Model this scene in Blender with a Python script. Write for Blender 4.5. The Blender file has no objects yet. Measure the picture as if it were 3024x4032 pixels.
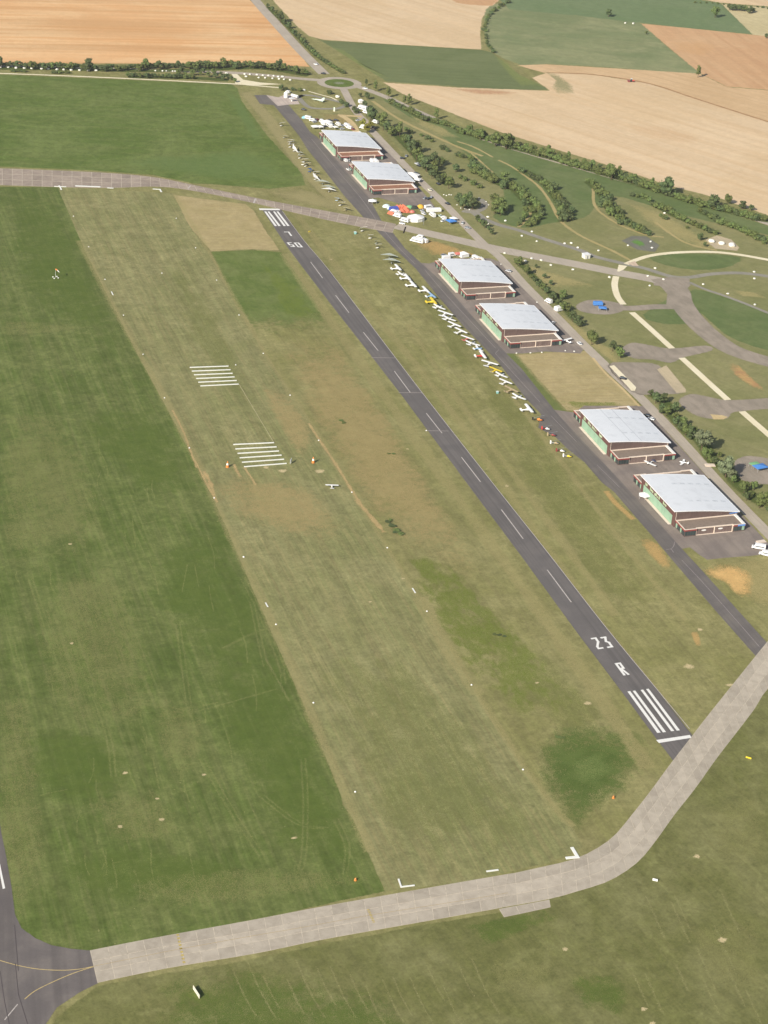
import bpy, bmesh, math, random
from mathutils import Vector, Matrix
from mathutils.geometry import tessellate_polygon
random.seed(7)
scn = bpy.context.scene
col = scn.collection

# ------------------------------------------------------------------ camera
FOC, CAM = 7557.82, Vector((-331.5732, -576.2517, 437.0185))   # focal length in photo pixels, position in metres
PAN, TILT, ROLL = 0.335127, 0.482851, 0.065674
def cam_axes():
    cp, sp, ct, st = math.cos(PAN), math.sin(PAN), math.cos(TILT), math.sin(TILT)
    f = Vector((sp*ct, cp*ct, -st)); r = Vector((cp, -sp, 0)); u = r.cross(f)
    c, s = math.cos(ROLL), math.sin(ROLL)
    return c*r + s*u, -s*r + c*u, f
RGT, UPV, FWD = cam_axes()
cd = bpy.data.cameras.new('camera'); cam = bpy.data.objects.new('camera', cd); col.objects.link(cam)
m = Matrix((RGT, UPV, -FWD)).transposed().to_4x4(); m.translation = CAM
cam.matrix_world = m
cd.sensor_fit = 'VERTICAL'; cd.sensor_height = 36; cd.sensor_width = 27; cd.lens = FOC/4032*36
cd.clip_start = 1; cd.clip_end = 20000
scn.camera = cam

# ------------------------------------------------------------------ light
SUN_EL, SHADOW_AZ = math.radians(31), math.radians(53)      # shadows fall towards SHADOW_AZ (clockwise from +Y)
w = bpy.data.worlds.new('World'); scn.world = w; w.use_nodes = True
nt = w.node_tree; bg = nt.nodes['Background']
sky = nt.nodes.new('ShaderNodeTexSky'); sky.sky_type = 'NISHITA'; sky.sun_disc = False
sky.sun_elevation = SUN_EL; sky.sun_rotation = SHADOW_AZ + math.pi
sky.air_density = 1.0; sky.dust_density = 2.0; sky.altitude = 300
nt.links.new(sky.outputs[0], bg.inputs[0]); bg.inputs[1].default_value = 0.08
sd = bpy.data.lights.new('sun', 'SUN'); sd.energy = 4.7; sd.angle = math.radians(0.53); sd.color = (1.0, 0.93, 0.82)
sun = bpy.data.objects.new('sun', sd); col.objects.link(sun)
ldir = Vector((math.sin(SHADOW_AZ)*math.cos(SUN_EL), math.cos(SHADOW_AZ)*math.cos(SUN_EL), -math.sin(SUN_EL)))
sun.rotation_euler = ldir.to_track_quat('-Z', 'Y').to_euler(); sun.location = (0, 300, 600)
scn.view_settings.view_transform = 'Standard'; scn.view_settings.look = 'None'
scn.view_settings.exposure = 0.40; scn.view_settings.gamma = 1.0; scn.view_settings.use_curve_mapping = False
try:
    scn.cycles.transparent_max_bounces = 24; scn.cycles.max_bounces = 6
except Exception: pass

# ------------------------------------------------------------------ photo pixel -> point
DS = 3024/1659
def S(x, y, z=0.0):
    d = RGT*((x-1512)/FOC) + UPV*(-(y-2016)/FOC) + FWD
    t = (z-CAM.z)/d.z
    return CAM + d*t
def D(x, y, z=0.0): return S(x*DS, y*DS, z)
def tile(x0, y0, x1):                       # a helper for points read off an enlarged part of the photo
    s = (x1-x0)/1659
    f = lambda x, y, z=0.0: S(x0+x*s, y0+y*s, z)
    f.s = s; f.o = (x0, y0)
    return f
def mpp(P): return (P-CAM).dot(FWD)/FOC     # metres per photo pixel there

# ------------------------------------------------------------------ materials
KR, KG, KB = 1.22, 1.21, 1.20               # how bright white ground would come out: display colour -> real base colour
def lin(c): 
    return tuple((v/255/12.92 if v/255 <= .04045 else ((v/255+.055)/1.055)**2.4) for v in c)
def alb(c):
    r, g, b = lin(c); l = (r+g+b)/3; r, g, b = (max(.003, l+(v-l)*1.10) for v in (r, g, b)); return (min(r/KR, .85), min(g/KG, .85), min(b/KB, .85), 1)
class NT:
    def __init__(s, name):
        s.m = bpy.data.materials.new(name); s.m.use_nodes = True; s.t = s.m.node_tree
        s.b = s.t.nodes['Principled BSDF']; s.out = s.t.nodes['Material Output']
    def n(s, ty, **k):
        x = s.t.nodes.new(ty)
        for a, v in k.items():
            if a.startswith('i_'):
                key = a[2:]; key = int(key) if key.isdigit() else key
                x.inputs[key].default_value = v
            else: setattr(x, a, v)
        return x
    def l(s, a, b): s.t.links.new(a, b)
    def math(s, op, a, b=None, c=None, clamp=False):
        x = s.n('ShaderNodeMath', operation=op); x.use_clamp = clamp
        for i, v in enumerate((a, b, c)):
            if v is None: continue
            if isinstance(v, (int, float)): x.inputs[i].default_value = v
            else: s.l(v, x.inputs[i])
        return x.outputs[0]
    def mix(s, f, a, b, mode='MIX'):
        x = s.n('ShaderNodeMix', data_type='RGBA', blend_type=mode)
        for i, v in ((0, f), (6, a), (7, b)):
            if isinstance(v, (int, float)): x.inputs[i].default_value = v
            elif isinstance(v, tuple): x.inputs[i].default_value = v
            else: s.l(v, x.inputs[i])
        return x.outputs[2]
    def noise(s, vec, scale, detail=3, rough=.55, dist=0.0):
        x = s.n('ShaderNodeTexNoise', i_Scale=scale, i_Detail=detail, i_Roughness=rough, i_Distortion=dist)
        s.l(vec, x.inputs['Vector']); return x.outputs['Fac']
    def ramp(s, v, a, b):
        x = s.n('ShaderNodeMapRange'); x.interpolation_type = 'SMOOTHSTEP'; s.l(v, x.inputs[0])
        x.inputs[1].default_value = a; x.inputs[2].default_value = b; return x.outputs[0]
    def cut(s, a):
        # tufts: the sheet is either there or not, cell by cell, so that thin cover never shades what lies under it
        g = s.n('ShaderNodeNewGeometry'); sc = s.n('ShaderNodeVectorMath', operation='SCALE'); s.l(g.outputs['Position'], sc.inputs[0]); sc.inputs[3].default_value = 8.0
        fl = s.n('ShaderNodeVectorMath', operation='FLOOR'); s.l(sc.outputs[0], fl.inputs[0])
        wn = s.n('ShaderNodeTexWhiteNoise', noise_dimensions='2D'); s.l(fl.outputs[0], wn.inputs['Vector'])
        return s.math('GREATER_THAN', a, s.math('MULTIPLY_ADD', wn.outputs['Value'], .98, .01))
    def pos(s, rot=0.0, sc=(1, 1, 1), off=(0, 0, 0)):
        # rotate first, then stretch, so that streaks follow the working direction
        g = s.n('ShaderNodeNewGeometry'); mp = s.n('ShaderNodeMapping'); s.l(g.outputs['Position'], mp.inputs[0])
        mp.inputs['Rotation'].default_value = (0, 0, rot); m2 = s.n('ShaderNodeMapping'); s.l(mp.outputs[0], m2.inputs[0])
        m2.inputs['Scale'].default_value = sc; m2.inputs['Location'].default_value = off
        return m2.outputs[0]
MATS = {}
def ground_mat(name, c0, c1, c2=None, rot=0.0, big=50, streak=(2.2, 60), sw=.5, grain=.16, mid=.5, fade_noise=.9, fine=1.1, spots=0.0, sv=.16, bands=0.0, bw=9, flecks=0.0):
    """short grass / stubble / soil: broad blotches, streaks along the working direction, mottling, fine grain"""
    if name in MATS: return MATS[name]
    k = NT(name); seed = random.random()*500
    p = k.pos(rot, off=(seed, seed*.7, 0))
    ps = k.pos(rot, sc=(1/streak[0], 1/streak[1], 1), off=(seed, seed, 0))
    c2 = c2 or tuple((a+b)/2 for a, b in zip(c0, c1))
    f1 = k.ramp(k.noise(p, 1/big, 4, .6, .6), .36, .64)
    f2 = k.ramp(k.noise(ps, 1, 3, .6, .3), .42, .68)
    f3 = k.ramp(k.noise(p, 1/7, 4, .65, .5), .32, .7)
    c = k.mix(f1, alb(c0), alb(c1))
    c = k.mix(k.math('MULTIPLY', f2, sw), c, alb(c2))
    c = k.mix(k.math('MULTIPLY', f3, mid*.6), c, alb(tuple(v*.80 for v in c0)))
    f5 = k.ramp(k.noise(p, 1/15, 5, .7, .8), .55, .75)
    c = k.mix(k.math('MULTIPLY', f5, mid*.5), c, alb(tuple(min(250, v*1.10+4) for v in c1)))
    if spots:
        f4 = k.ramp(k.noise(p, 1/3.2, 2, .5, .8), .66, .74)
        c = k.mix(k.math('MULTIPLY', f4, spots), c, alb(tuple(v*.72 for v in c0)))
    if flecks:                                  # dead tufts and bare specks
        f6 = k.ramp(k.noise(p, 1/1.5, 2, .6, .4), .70, .76); f7 = k.ramp(k.noise(p, 1/40, 2, .5), .45, .62)
        c = k.mix(k.math('MULTIPLY', k.math('MULTIPLY', f6, f7), flecks), c, alb((176, 168, 120)))
    g = k.ramp(k.noise(p, 1/fine, 3, .75), .28, .72)
    g2 = k.ramp(k.noise(p, 1/2.7, 3, .75), .28, .72)
    gv = k.math('MULTIPLY_ADD', k.math('ADD', g, g2), grain*.85, 1-grain*.85)
    sn = k.noise(k.pos(rot, sc=(1/(streak[0]*.8), 1/(streak[1]*.7), 1), off=(seed*2, seed, 3)), 1, 4, .7)
    gv = k.math('MULTIPLY', gv, k.math('MULTIPLY_ADD', sn, sv*2, 1-sv))
    if bands:
        bn = k.ramp(k.noise(k.pos(rot, sc=(1/bw, 1/(bw*40), 1), off=(seed, 9, 1)), 1, 2, .5), .38, .62)
        gv = k.math('MULTIPLY', gv, k.math('MULTIPLY_ADD', bn, bands*2, 1-bands))
    hv = k.n('ShaderNodeHueSaturation'); k.l(c, hv.inputs['Color']); k.l(gv, hv.inputs['Value'])
    k.l(hv.outputs[0], k.b.inputs['Base Color'])
    k.b.inputs['Roughness'].default_value = 1; k.b.inputs['Specular IOR Level'].default_value = 0.0
    at = k.n('ShaderNodeAttribute', attribute_name='fade')
    nz = k.noise(p, 1/2.6, 4, .7); nz2 = k.noise(p, 1/11, 3, .6)
    a = k.math('ADD', at.outputs['Fac'], k.math('MULTIPLY', k.math('ADD', k.math('ADD', nz, nz2), -1.0), fade_noise))
    a = k.math('MULTIPLY', k.ramp(a, .28, .72), k.ramp(at.outputs['Fac'], 0.0, .3))
    # no fade at all where the attribute is exactly 1 inside
    a = k.math('MAXIMUM', a, k.math('GREATER_THAN', at.outputs['Fac'], .999))
    tr = k.n('ShaderNodeBsdfTransparent'); ms = k.n('ShaderNodeMixShader')
    a = k.cut(a)
    k.l(a, ms.inputs[0]); k.l(tr.outputs[0], ms.inputs[1]); k.l(k.b.outputs[0], ms.inputs[2]); k.l(ms.outputs[0], k.out.inputs[0])
    MATS[name] = k.m
    return k.m
def blotch_mat(name, c0, c1, strength=1.0, fine=2.0, rot=0.0, stretch=(1, 1), rag=.8):
    """thin, patchy cover (dry grass, soil, lush grass) that lets the grass below show through"""
    if name in MATS: return MATS[name]
    k = NT(name); seed = random.random()*500
    p = k.pos(rot, sc=(1/stretch[0], 1/stretch[1], 1), off=(seed, seed*.7, 0))
    f = k.ramp(k.noise(p, 1/6, 4, .65), .35, .65)
    g = k.noise(p, 1/1.2, 3, .7)
    c = k.mix(f, alb(c0), alb(c1))
    hv = k.n('ShaderNodeHueSaturation'); k.l(c, hv.inputs['Color']); k.l(k.math('MULTIPLY_ADD', g, .4, .8), hv.inputs['Value'])
    k.l(hv.outputs[0], k.b.inputs['Base Color']); k.b.inputs['Roughness'].default_value = 1; k.b.inputs['Specular IOR Level'].default_value = 0
    at = k.n('ShaderNodeAttribute', attribute_name='fade')
    nz = k.noise(p, 1/fine, 4, .7); nz2 = k.noise(p, 1/(fine*4), 3, .6)
    a = k.math('ADD', at.outputs['Fac'], k.math('MULTIPLY', k.math('ADD', k.math('ADD', nz, nz2), -1.0), rag))
    a = k.math('MULTIPLY', k.ramp(a, .1, 1.0), strength)
    a = k.math('MULTIPLY', a, k.ramp(at.outputs['Fac'], 0.0, .55))
    tr = k.n('ShaderNodeBsdfTransparent'); ms = k.n('ShaderNodeMixShader')
    a = k.cut(a)
    k.l(a, ms.inputs[0]); k.l(tr.outputs[0], ms.inputs[1]); k.l(k.b.outputs[0], ms.inputs[2]); k.l(ms.outputs[0], k.out.inputs[0])
    MATS[name] = k.m
    return k.m
def paved_mat(name, c0, c1, rot=0.0, streak=(1.5, 90), sw=.5, grain=.07, stain=.35, fn=.5):
    if name in MATS: return MATS[name]
    k = NT(name); seed = random.random()*300
    p = k.pos(rot, off=(seed, seed, 0)); ps = k.pos(rot, sc=(1/streak[0], 1/streak[1], 1), off=(seed, 0, 0))
    f1 = k.ramp(k.noise(p, 1/16, 5, .62, .4), .36, .66); f2 = k.ramp(k.noise(ps, 1, 2, .5), .4, .68)
    c = k.mix(f1, alb(c0), alb(c1)); c = k.mix(k.math('MULTIPLY', f2, sw), c, alb(tuple(v*.88 for v in c0)))
    st = k.ramp(k.noise(p, 1/4.5, 4, .7, 1.0), .58, .74)
    c = k.mix(k.math('MULTIPLY', st, stain), c, alb(tuple(v*.8 for v in c0)))
    g = k.noise(p, 1/.7, 3, .7)
    hv = k.n('ShaderNodeHueSaturation'); k.l(c, hv.inputs['Color']); k.l(k.math('MULTIPLY_ADD', g, grain*4, 1-grain*2), hv.inputs['Value'])
    k.l(hv.outputs[0], k.b.inputs['Base Color']); k.b.inputs['Roughness'].default_value = .95; k.b.inputs['Specular IOR Level'].default_value = .1
    at = k.n('ShaderNodeAttribute', attribute_name='fade'); nz = k.noise(p, 1/1.6, 4, .7)
    a = k.ramp(k.math('ADD', at.outputs['Fac'], k.math('MULTIPLY', k.math('ADD', nz, -.5), fn)), .25, .75)
    a = k.math('MAXIMUM', a, k.math('GREATER_THAN', at.outputs['Fac'], .999))
    tr = k.n('ShaderNodeBsdfTransparent'); ms = k.n('ShaderNodeMixShader')
    a = k.cut(a)
    k.l(a, ms.inputs[0]); k.l(tr.outputs[0], ms.inputs[1]); k.l(k.b.outputs[0], ms.inputs[2]); k.l(ms.outputs[0], k.out.inputs[0])
    MATS[name] = k.m
    return k.m
def flat_mat(name, c, rough=.6, spec=.3, var=.1, size=1.5, metal=0.0, objvar=0.0, raw=False):
    """painted / clad / woven surfaces with a little dirt"""
    if name in MATS: return MATS[name]
    k = NT(name)
    tc = k.n('ShaderNodeTexCoord')
    f = k.noise(tc.outputs['Object'], 1/size, 4, .65)
    base = tuple(c)+(1,) if raw else alb(c)
    dark = tuple(v*(1-var*2.2) for v in base[:3])+(1,)
    cc = k.mix(k.ramp(f, .45, .75), base, dark)
    if objvar:
        oi = k.n('ShaderNodeObjectInfo'); hv = k.n('ShaderNodeHueSaturation'); k.l(cc, hv.inputs['Color'])
        k.l(k.math('MULTIPLY_ADD', oi.outputs['Random'], objvar*2, 1-objvar), hv.inputs['Value']); cc = hv.outputs[0]
    k.l(cc, k.b.inputs['Base Color'])
    k.b.inputs['Roughness'].default_value = rough; k.b.inputs['Specular IOR Level'].default_value = spec; k.b.inputs['Metallic'].default_value = metal
    MATS[name] = k.m
    return k.m

# ------------------------------------------------------------------ mesh helpers
def link(name, me, mat=None, parent=None, loc=None):
    o = bpy.data.objects.new(name, me); col.objects.link(o)
    if mat is not None and me is not None: me.materials.append(mat)
    if parent is not None: o.parent = parent
    if loc is not None: o.location = loc
    return o
def tag(o, label=None, cat=None, group=None, kind=None):
    if label: o['label'] = label
    if cat: o['category'] = cat
    if group: o['group'] = group
    if kind: o['kind'] = kind
    return o
def empty(name, loc, rz=0.0, label=None, cat=None, group=None):
    o = bpy.data.objects.new(name, None); o.empty_display_size = .5; col.objects.link(o)
    o.location = loc; o.rotation_euler = (0, 0, rz)
    return tag(o, label, cat, group)
KIDS = {}
def children(o): return KIDS.get(o.name, [])
def copy_tree(o, parent=None):
    c = o.copy(); col.objects.link(c)
    if parent is not None: c.parent = parent; KIDS.setdefault(parent.name, []).append(c)
    for ch in children(o): copy_tree(ch, c)
    return c
class MB:
    """collects faces; build() links them as ONE mesh object"""
    def __init__(s): s.v = []; s.f = []
    def face(s, pts):
        n = len(s.v); s.v += [tuple(p) for p in pts]; s.f.append(tuple(range(n, n+len(pts)))); return s
    def box(s, x0, x1, y0, y1, z0, z1):
        n = len(s.v)
        s.v += [(x, y, z) for z in (z0, z1) for x, y in ((x0, y0), (x1, y0), (x1, y1), (x0, y1))]
        s.f += [tuple(n+i for i in q) for q in ((3, 2, 1, 0), (4, 5, 6, 7), (0, 1, 5, 4), (1, 2, 6, 5), (2, 3, 7, 6), (3, 0, 4, 7))]
        return s
    def prism(s, pts, z0, z1):
        n = len(s.v); k = len(pts)
        s.v += [(x, y, z0) for x, y in pts] + [(x, y, z1) for x, y in pts]
        s.f.append(tuple(range(n+k-1, n-1, -1))); s.f.append(tuple(range(n+k, n+2*k)))
        for i in range(k):
            j = (i+1) % k; s.f.append((n+i, n+j, n+k+j, n+k+i))
        return s
    def loft(s, rings, cap=True):
        n = len(s.v); k = len(rings[0])
        for r in rings: s.v += [tuple(p) for p in r]
        for a in range(len(rings)-1):
            for i in range(k):
                j = (i+1) % k; s.f.append((n+a*k+i, n+a*k+j, n+(a+1)*k+j, n+(a+1)*k+i))
        if cap:
            s.f.append(tuple(n+i for i in range(k-1, -1, -1))); e = n+(len(rings)-1)*k; s.f.append(tuple(e+i for i in range(k)))
        return s
    def tube(s, a, b, r0, r1=None, k=8):
        a, b = Vector(a), Vector(b); r1 = r0 if r1 is None else r1
        d = (b-a).normalized(); u = d.orthogonal().normalized(); v = d.cross(u)
        ring = lambda c, r: [c + u*(r*math.cos(2*math.pi*i/k)) + v*(r*math.sin(2*math.pi*i/k)) for i in range(k)]
        return s.loft([ring(a, r0), ring(b, r1)])
    def dome(s, cx, cy, z0, rx, ry, h, k=14, rings=4):
        R = [[(cx+rx*math.cos(2*math.pi*i/k)*math.cos(math.pi/2*q/rings), cy+ry*math.sin(2*math.pi*i/k)*math.cos(math.pi/2*q/rings), z0+h*math.sin(math.pi/2*q/rings)) for i in range(k)] for q in range(rings)]
        n = len(s.v)
        for r in R: s.v += r
        for a in range(rings-1):
            for i in range(k): j = (i+1) % k; s.f.append((n+a*k+i, n+a*k+j, n+(a+1)*k+j, n+(a+1)*k+i))
        s.v.append((cx, cy, z0+h)); t = len(s.v)-1; e = n+(rings-1)*k
        for i in range(k): s.f.append((e+i, e+(i+1) % k, t))
        s.f.append(tuple(n+i for i in range(k-1, -1, -1)))
        return s
    def mesh(s, name='mesh', smooth=False):
        me = bpy.data.meshes.new(name); me.from_pydata(s.v, [], s.f); me.update()
        if smooth:
            for p in me.polygons: p.use_smooth = True
        return me
    def build(s, name, mat, parent=None, loc=None, smooth=False):
        o = link(name, s.mesh(name, smooth), mat, parent, loc)
        if parent is not None: KIDS.setdefault(parent.name, []).append(o)
        return o

# ------------------------------------------------------------------ ground sheets
LV = 0.02
NSHEET = [0]
def sheet_z(lv):
    NSHEET[0] += 1; return lv*.003 + NSHEET[0]*.00008
def smooth_poly(P, n=4):
    out = []; k = len(P)
    for i in range(k):
        a, b, c, d = P[i-1], P[i], P[(i+1) % k], P[(i+2) % k]
        for q in range(n):
            t = q/n
            out.append(tuple(.5*(2*b[j] + (c[j]-a[j])*t + (2*a[j]-5*b[j]+4*c[j]-d[j])*t*t + (3*b[j]-a[j]-3*c[j]+d[j])*t**3) for j in (0, 1)))
    return out
def area2(P): return sum(P[i-1][0]*P[i][1]-P[i][0]*P[i-1][1] for i in range(len(P)))
def resample(P, step):
    out = []
    for i in range(len(P)):
        a, b = P[i], P[(i+1) % len(P)]; L = math.dist(a, b); n = max(1, min(60, int(L/step)))
        for q in range(n): out.append((a[0]+(b[0]-a[0])*q/n, a[1]+(b[1]-a[1])*q/n))
    return out
def offset(P, d):
    out = []; k = len(P)
    for i in range(k):
        a, b, c = P[i-1], P[i], P[(i+1) % k]
        n1 = (b[1]-a[1], a[0]-b[0]); n2 = (c[1]-b[1], b[0]-c[0])
        l1 = math.hypot(*n1) or 1; l2 = math.hypot(*n2) or 1
        nx, ny = n1[0]/l1+n2[0]/l2, n1[1]/l1+n2[1]/l2; L = math.hypot(nx, ny) or 1
        cosh = max(.45, L/2)
        out.append((b[0]+nx/L*d/cosh, b[1]+ny/L*d/cosh))
    return out
def patch(name, pts, mat, lv, fade=.6, smooth=0, step=6.0, wob=0.0, soft_centre=False, grad=None):
    """a sheet on the ground whose rim fades out over 2 x fade metres"""
    P = [(p[0], p[1]) for p in pts]
    if area2(P) < 0: P = P[::-1]
    if smooth: P = smooth_poly(P, smooth)
    P = resample(P, step)
    if wob: P = [(x+random.uniform(-wob, wob), y+random.uniform(-wob, wob)) for x, y in P]
    I, O = offset(P, -fade), offset(P, fade); k = len(P); z = sheet_z(lv)
    V = [(x, y, z) for x, y in I] + [(x, y, z) for x, y in O]
    F = [tuple(t) for t in tessellate_polygon([[Vector((x, y, 0)) for x, y in I]])]
    F = [f if ((I[f[1]][0]-I[f[0]][0])*(I[f[2]][1]-I[f[0]][1])-(I[f[1]][1]-I[f[0]][1])*(I[f[2]][0]-I[f[0]][0])) > 0 else f[::-1] for f in F]
    for i in range(k):
        j = (i+1) % k; F.append((i, k+i, k+j, j))
    fv = [1.0]*k + [0.0]*k
    if grad:                                    # cover thins out between two distances along the runway
        fv = [min(1.0, max(0.0, (V[i][1]-grad[0])/(grad[1]-grad[0])))*f for i, f in enumerate(fv)]
    if soft_centre:
        # rings drawn in towards the middle: thin at the rim, full in the middle
        cx = sum(p[0] for p in P)/k; cy = sum(p[1] for p in P)/k
        V = []; F = []; fv = []
        for q, (s, f) in enumerate(((1.12, 0.0), (.82, .45), (.5, .85), (.2, .97))):
            V += [(cx+(x-cx)*s, cy+(y-cy)*s, z) for x, y in P]; fv += [f]*k
            if q: F += [((q-1)*k+i, (q-1)*k+(i+1) % k, q*k+(i+1) % k, q*k+i) for i in range(k)]
        V.append((cx, cy, z)); fv.append(.98); F += [(3*k+i, 3*k+(i+1) % k, 4*k) for i in range(k)]
    me = bpy.data.meshes.new(name); me.from_pydata(V, [], F); me.update()
    at = me.attributes.new('fade', 'FLOAT', 'POINT')
    for i, v in enumerate(fv): at.data[i].value = v
    o = link(name, me, mat); tag(o, kind='structure'); return o
def smooth_line(P, n=5):
    out = []; k = len(P)
    for i in range(k-1):
        a, b, c, d = P[max(i-1, 0)], P[i], P[i+1], P[min(i+2, k-1)]
        for q in range(n):
            t = q/n
            out.append(tuple(.5*(2*b[j] + (c[j]-a[j])*t + (2*a[j]-5*b[j]+4*c[j]-d[j])*t*t + (3*b[j]-a[j]-3*c[j]+d[j])*t**3) for j in (0, 1)))
    return out + [tuple(P[-1][:2])]
def normals(P):
    N = []
    for i in range(len(P)):
        a, b = P[max(i-1, 0)], P[min(i+1, len(P)-1)]
        dx, dy = b[0]-a[0], b[1]-a[1]; L = math.hypot(dx, dy) or 1; N.append((-dy/L, dx/L))
    return N
def ribbon(name, pts, width, mat, lv, fade=.3, n=5, wvar=0.0, parent=None, kind='structure'):
    P = smooth_line([(p[0], p[1]) for p in pts], n) if n > 1 else [(p[0], p[1]) for p in pts]
    N = normals(P); z = sheet_z(lv); V = []; F = []; fv = []
    for i, ((x, y), (a, b)) in enumerate(zip(P, N)):
        wd = width if not isinstance(width, (list, tuple)) else width[0]+(width[1]-width[0])*i/(len(P)-1)
        h = wd/2*(1+random.uniform(-wvar, wvar))
        for t, f in ((h+fade, 0), (max(h-fade, .05), 1), (-max(h-fade, .05), 1), (-h-fade, 0)):
            V.append((x+a*t, y+b*t, z)); fv.append(f)
    for i in range(len(P)-1):
        for j in range(3): F.append((4*i+j, 4*i+j+1, 4*i+j+5, 4*i+j+4))
    me = bpy.data.meshes.new(name); me.from_pydata(V, [], F); me.update()
    at = me.attributes.new('fade', 'FLOAT', 'POINT')
    for i, v in enumerate(fv): at.data[i].value = v
    o = link(name, me, mat, parent)
    if kind: tag(o, kind=kind)
    return o
# ================================================================== the ground
G_BASE = ground_mat('airfield_grass', (142, 140, 93), (160, 155, 110), (150, 143, 102), rot=0.0, big=38, streak=(2.2, 50), sw=.55, spots=.3, sv=.24, bands=.05, grain=.24, mid=.8)
me = MB().face([(-4500, -2500, 0), (5500, -2500, 0), (5500, 9000, 0), (-4500, 9000, 0)]).mesh('ground')
at = me.attributes.new('fade', 'FLOAT', 'POINT')
for i in range(4): at.data[i].value = 1.0
tag(link('ground', me, G_BASE), kind='structure')
def DD(*pts): return [D(x, y) for x, y in pts]
def SS(*pts): return [S(x, y) for x, y in pts]

def row_dir(x0, y0, x1, y1):
    p, q = D(x0, y0), D(x1, y1); return math.pi/2-math.atan2((q-p).y, (q-p).x)
RO, RP, RC = row_dir(0, 100, 600, 112), row_dir(870, 203, 1560, 430), row_dir(692, 87, 1040, 108)
# --- farm fields beyond the airfield
STUB_O = ground_mat('orange_stubble', (230, 186, 140), (237, 200, 156), (220, 170, 122), rot=RO, big=90, streak=(9, 220), sw=.9, grain=.05, mid=.25, fine=2.5, sv=.07, bands=.05, bw=30)
STUB_P = ground_mat('pale_stubble', (226, 200, 164), (233, 208, 174), (218, 188, 150), rot=RP, big=110, streak=(9, 260), sw=.5, grain=.05, mid=.3, fine=2.5, sv=.05, bands=.03, bw=28)
STUB_B = ground_mat('tilled_stubble', (214, 184, 146), (222, 192, 154), (204, 172, 134), rot=row_dir(1280, 161, 1659, 262), big=70, streak=(5, 200), sw=.55, grain=.05, mid=.3, fine=2.5)
SOIL_F = ground_mat('tan_soil_field', (210, 170, 132), (216, 180, 142), (200, 158, 122), rot=row_dir(1400, 62, 1560, 187), big=90, streak=(10, 200), sw=.5, grain=.05, mid=.3, fine=2.5)
CROP = ground_mat('green_crop', (114, 124, 86), (124, 132, 94), (108, 118, 82), rot=RC, big=60, streak=(4, 200), sw=.5, grain=.06, mid=.3, fine=2)
MEADOW = ground_mat('pale_meadow', (136, 144, 106), (156, 158, 120), (124, 136, 98), rot=row_dir(1110, 19, 1370, 47), big=60, streak=(20, 80), sw=.5, grain=.06, mid=.5, fine=2)
PALEGR = ground_mat('bleached_grass', (206, 192, 152), (214, 200, 160), rot=0, big=60, grain=.05)
GREENF = ground_mat('far_green_field', (118, 136, 98), (128, 142, 106), rot=RC, big=90, grain=.05, fine=2)
patch('stubble_field', DD((-500, 141), (-200, 139), (200, 137), (520, 138), (668, 144), (650, 118), (600, 62), (540, 0), (420, -140), (-500, -160)), STUB_O, 1, 1.5)
patch('stubble_field', DD((598, 10), (640, 55), (668, 78), (700, 86), (870, 97), (1040, 107), (1037, 70), (1042, 38), (1062, 15), (1110, -30), (1200, -160), (480, -140)), STUB_P, 1, 1.5)
patch('tilled_field', DD((940, -160), (965, -10), (985, 6), (1015, 10), (1063, 13), (1110, -30), (1200, -160)), SOIL_F, 2, 3)
patch('crop_field', DD((692, 87), (870, 98), (1040, 108), (1062, 113), (1120, 160), (1187, 193), (1100, 195), (990, 187), (835, 176), (770, 135)), CROP, 1, 1.5)
patch('lush_grass_patch', DD((700, 92), (740, 105), (800, 150), (850, 172), (835, 176), (770, 138)), blotch_mat('lush_tip', (140, 146, 92), (132, 142, 88), 0.7), 2, 3, soft_centre=True)
patch('lush_grass_patch', DD((1062, 113), (1090, 128), (1120, 160), (1187, 193), (1130, 192), (1100, 165), (1075, 135)), blotch_mat('lush_tip', (140, 146, 92), (132, 142, 88), 0.7), 2, 2, soft_centre=True)
patch('meadow', DD((1052, 18), (1075, 8), (1110, 19), (1250, 34), (1372, 47), (1400, 62), (1445, 105), (1512, 156), (1490, 160), (1350, 148), (1180, 138), (1125, 140), (1064, 113), (1048, 85), (1046, 40)), MEADOW, 1, 2, smooth=2)
patch('green_field', DD((1080, 0), (1150, -70), (1400, -20), (1558, 8), (1590, 40), (1625, 74), (1500, 62), (1380, 49), (1250, 34), (1100, 20)), GREENF, 2, 2)
patch('tilled_field', DD((1385, 51), (1500, 62), (1625, 75), (1760, 84), (1800, 205), (1570, 187), (1512, 158), (1448, 105)), SOIL_F, 1, 1.5)
patch('meadow', DD((1558, 8), (1625, 14), (1760, 22), (1800, 90), (1625, 75), (1590, 40)), PALEGR, 1, 2)
patch('stubble_field', DD((1150, -70), (1300, -200), (2200, -200), (2200, 40), (1760, 21), (1558, 6), (1400, -22)), STUB_P, 1, 2)
patch('tilled_field', DD((1118, 141), (1180, 139), (1350, 149), (1512, 159), (1570, 188), (1800, 206), (1850, 300), (1659, 262), (1500, 212), (1400, 180), (1280, 160), (1175, 157)), STUB_B, 2, 1.5)
patch('stubble_field', DD((828, 178), (990, 189), (1188, 196), (1150, 168), (1180, 157), (1280, 161), (1400, 180), (1500, 212), (1659, 262), (1900, 330), (2100, 620), (1659, 465), (1560, 430), (1450, 402), (1330, 362), (1200, 322), (1080, 285), (960, 238), (870, 203)), STUB_P, 1, 1.5)
ribbon('ploughed_furrow', DD((1180, 157), (1280, 161), (1400, 180), (1500, 212), (1659, 263), (1750, 290)), 3.0, blotch_mat('furrow', (182, 146, 112), (168, 132, 100), .9), 3, .8)
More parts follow.
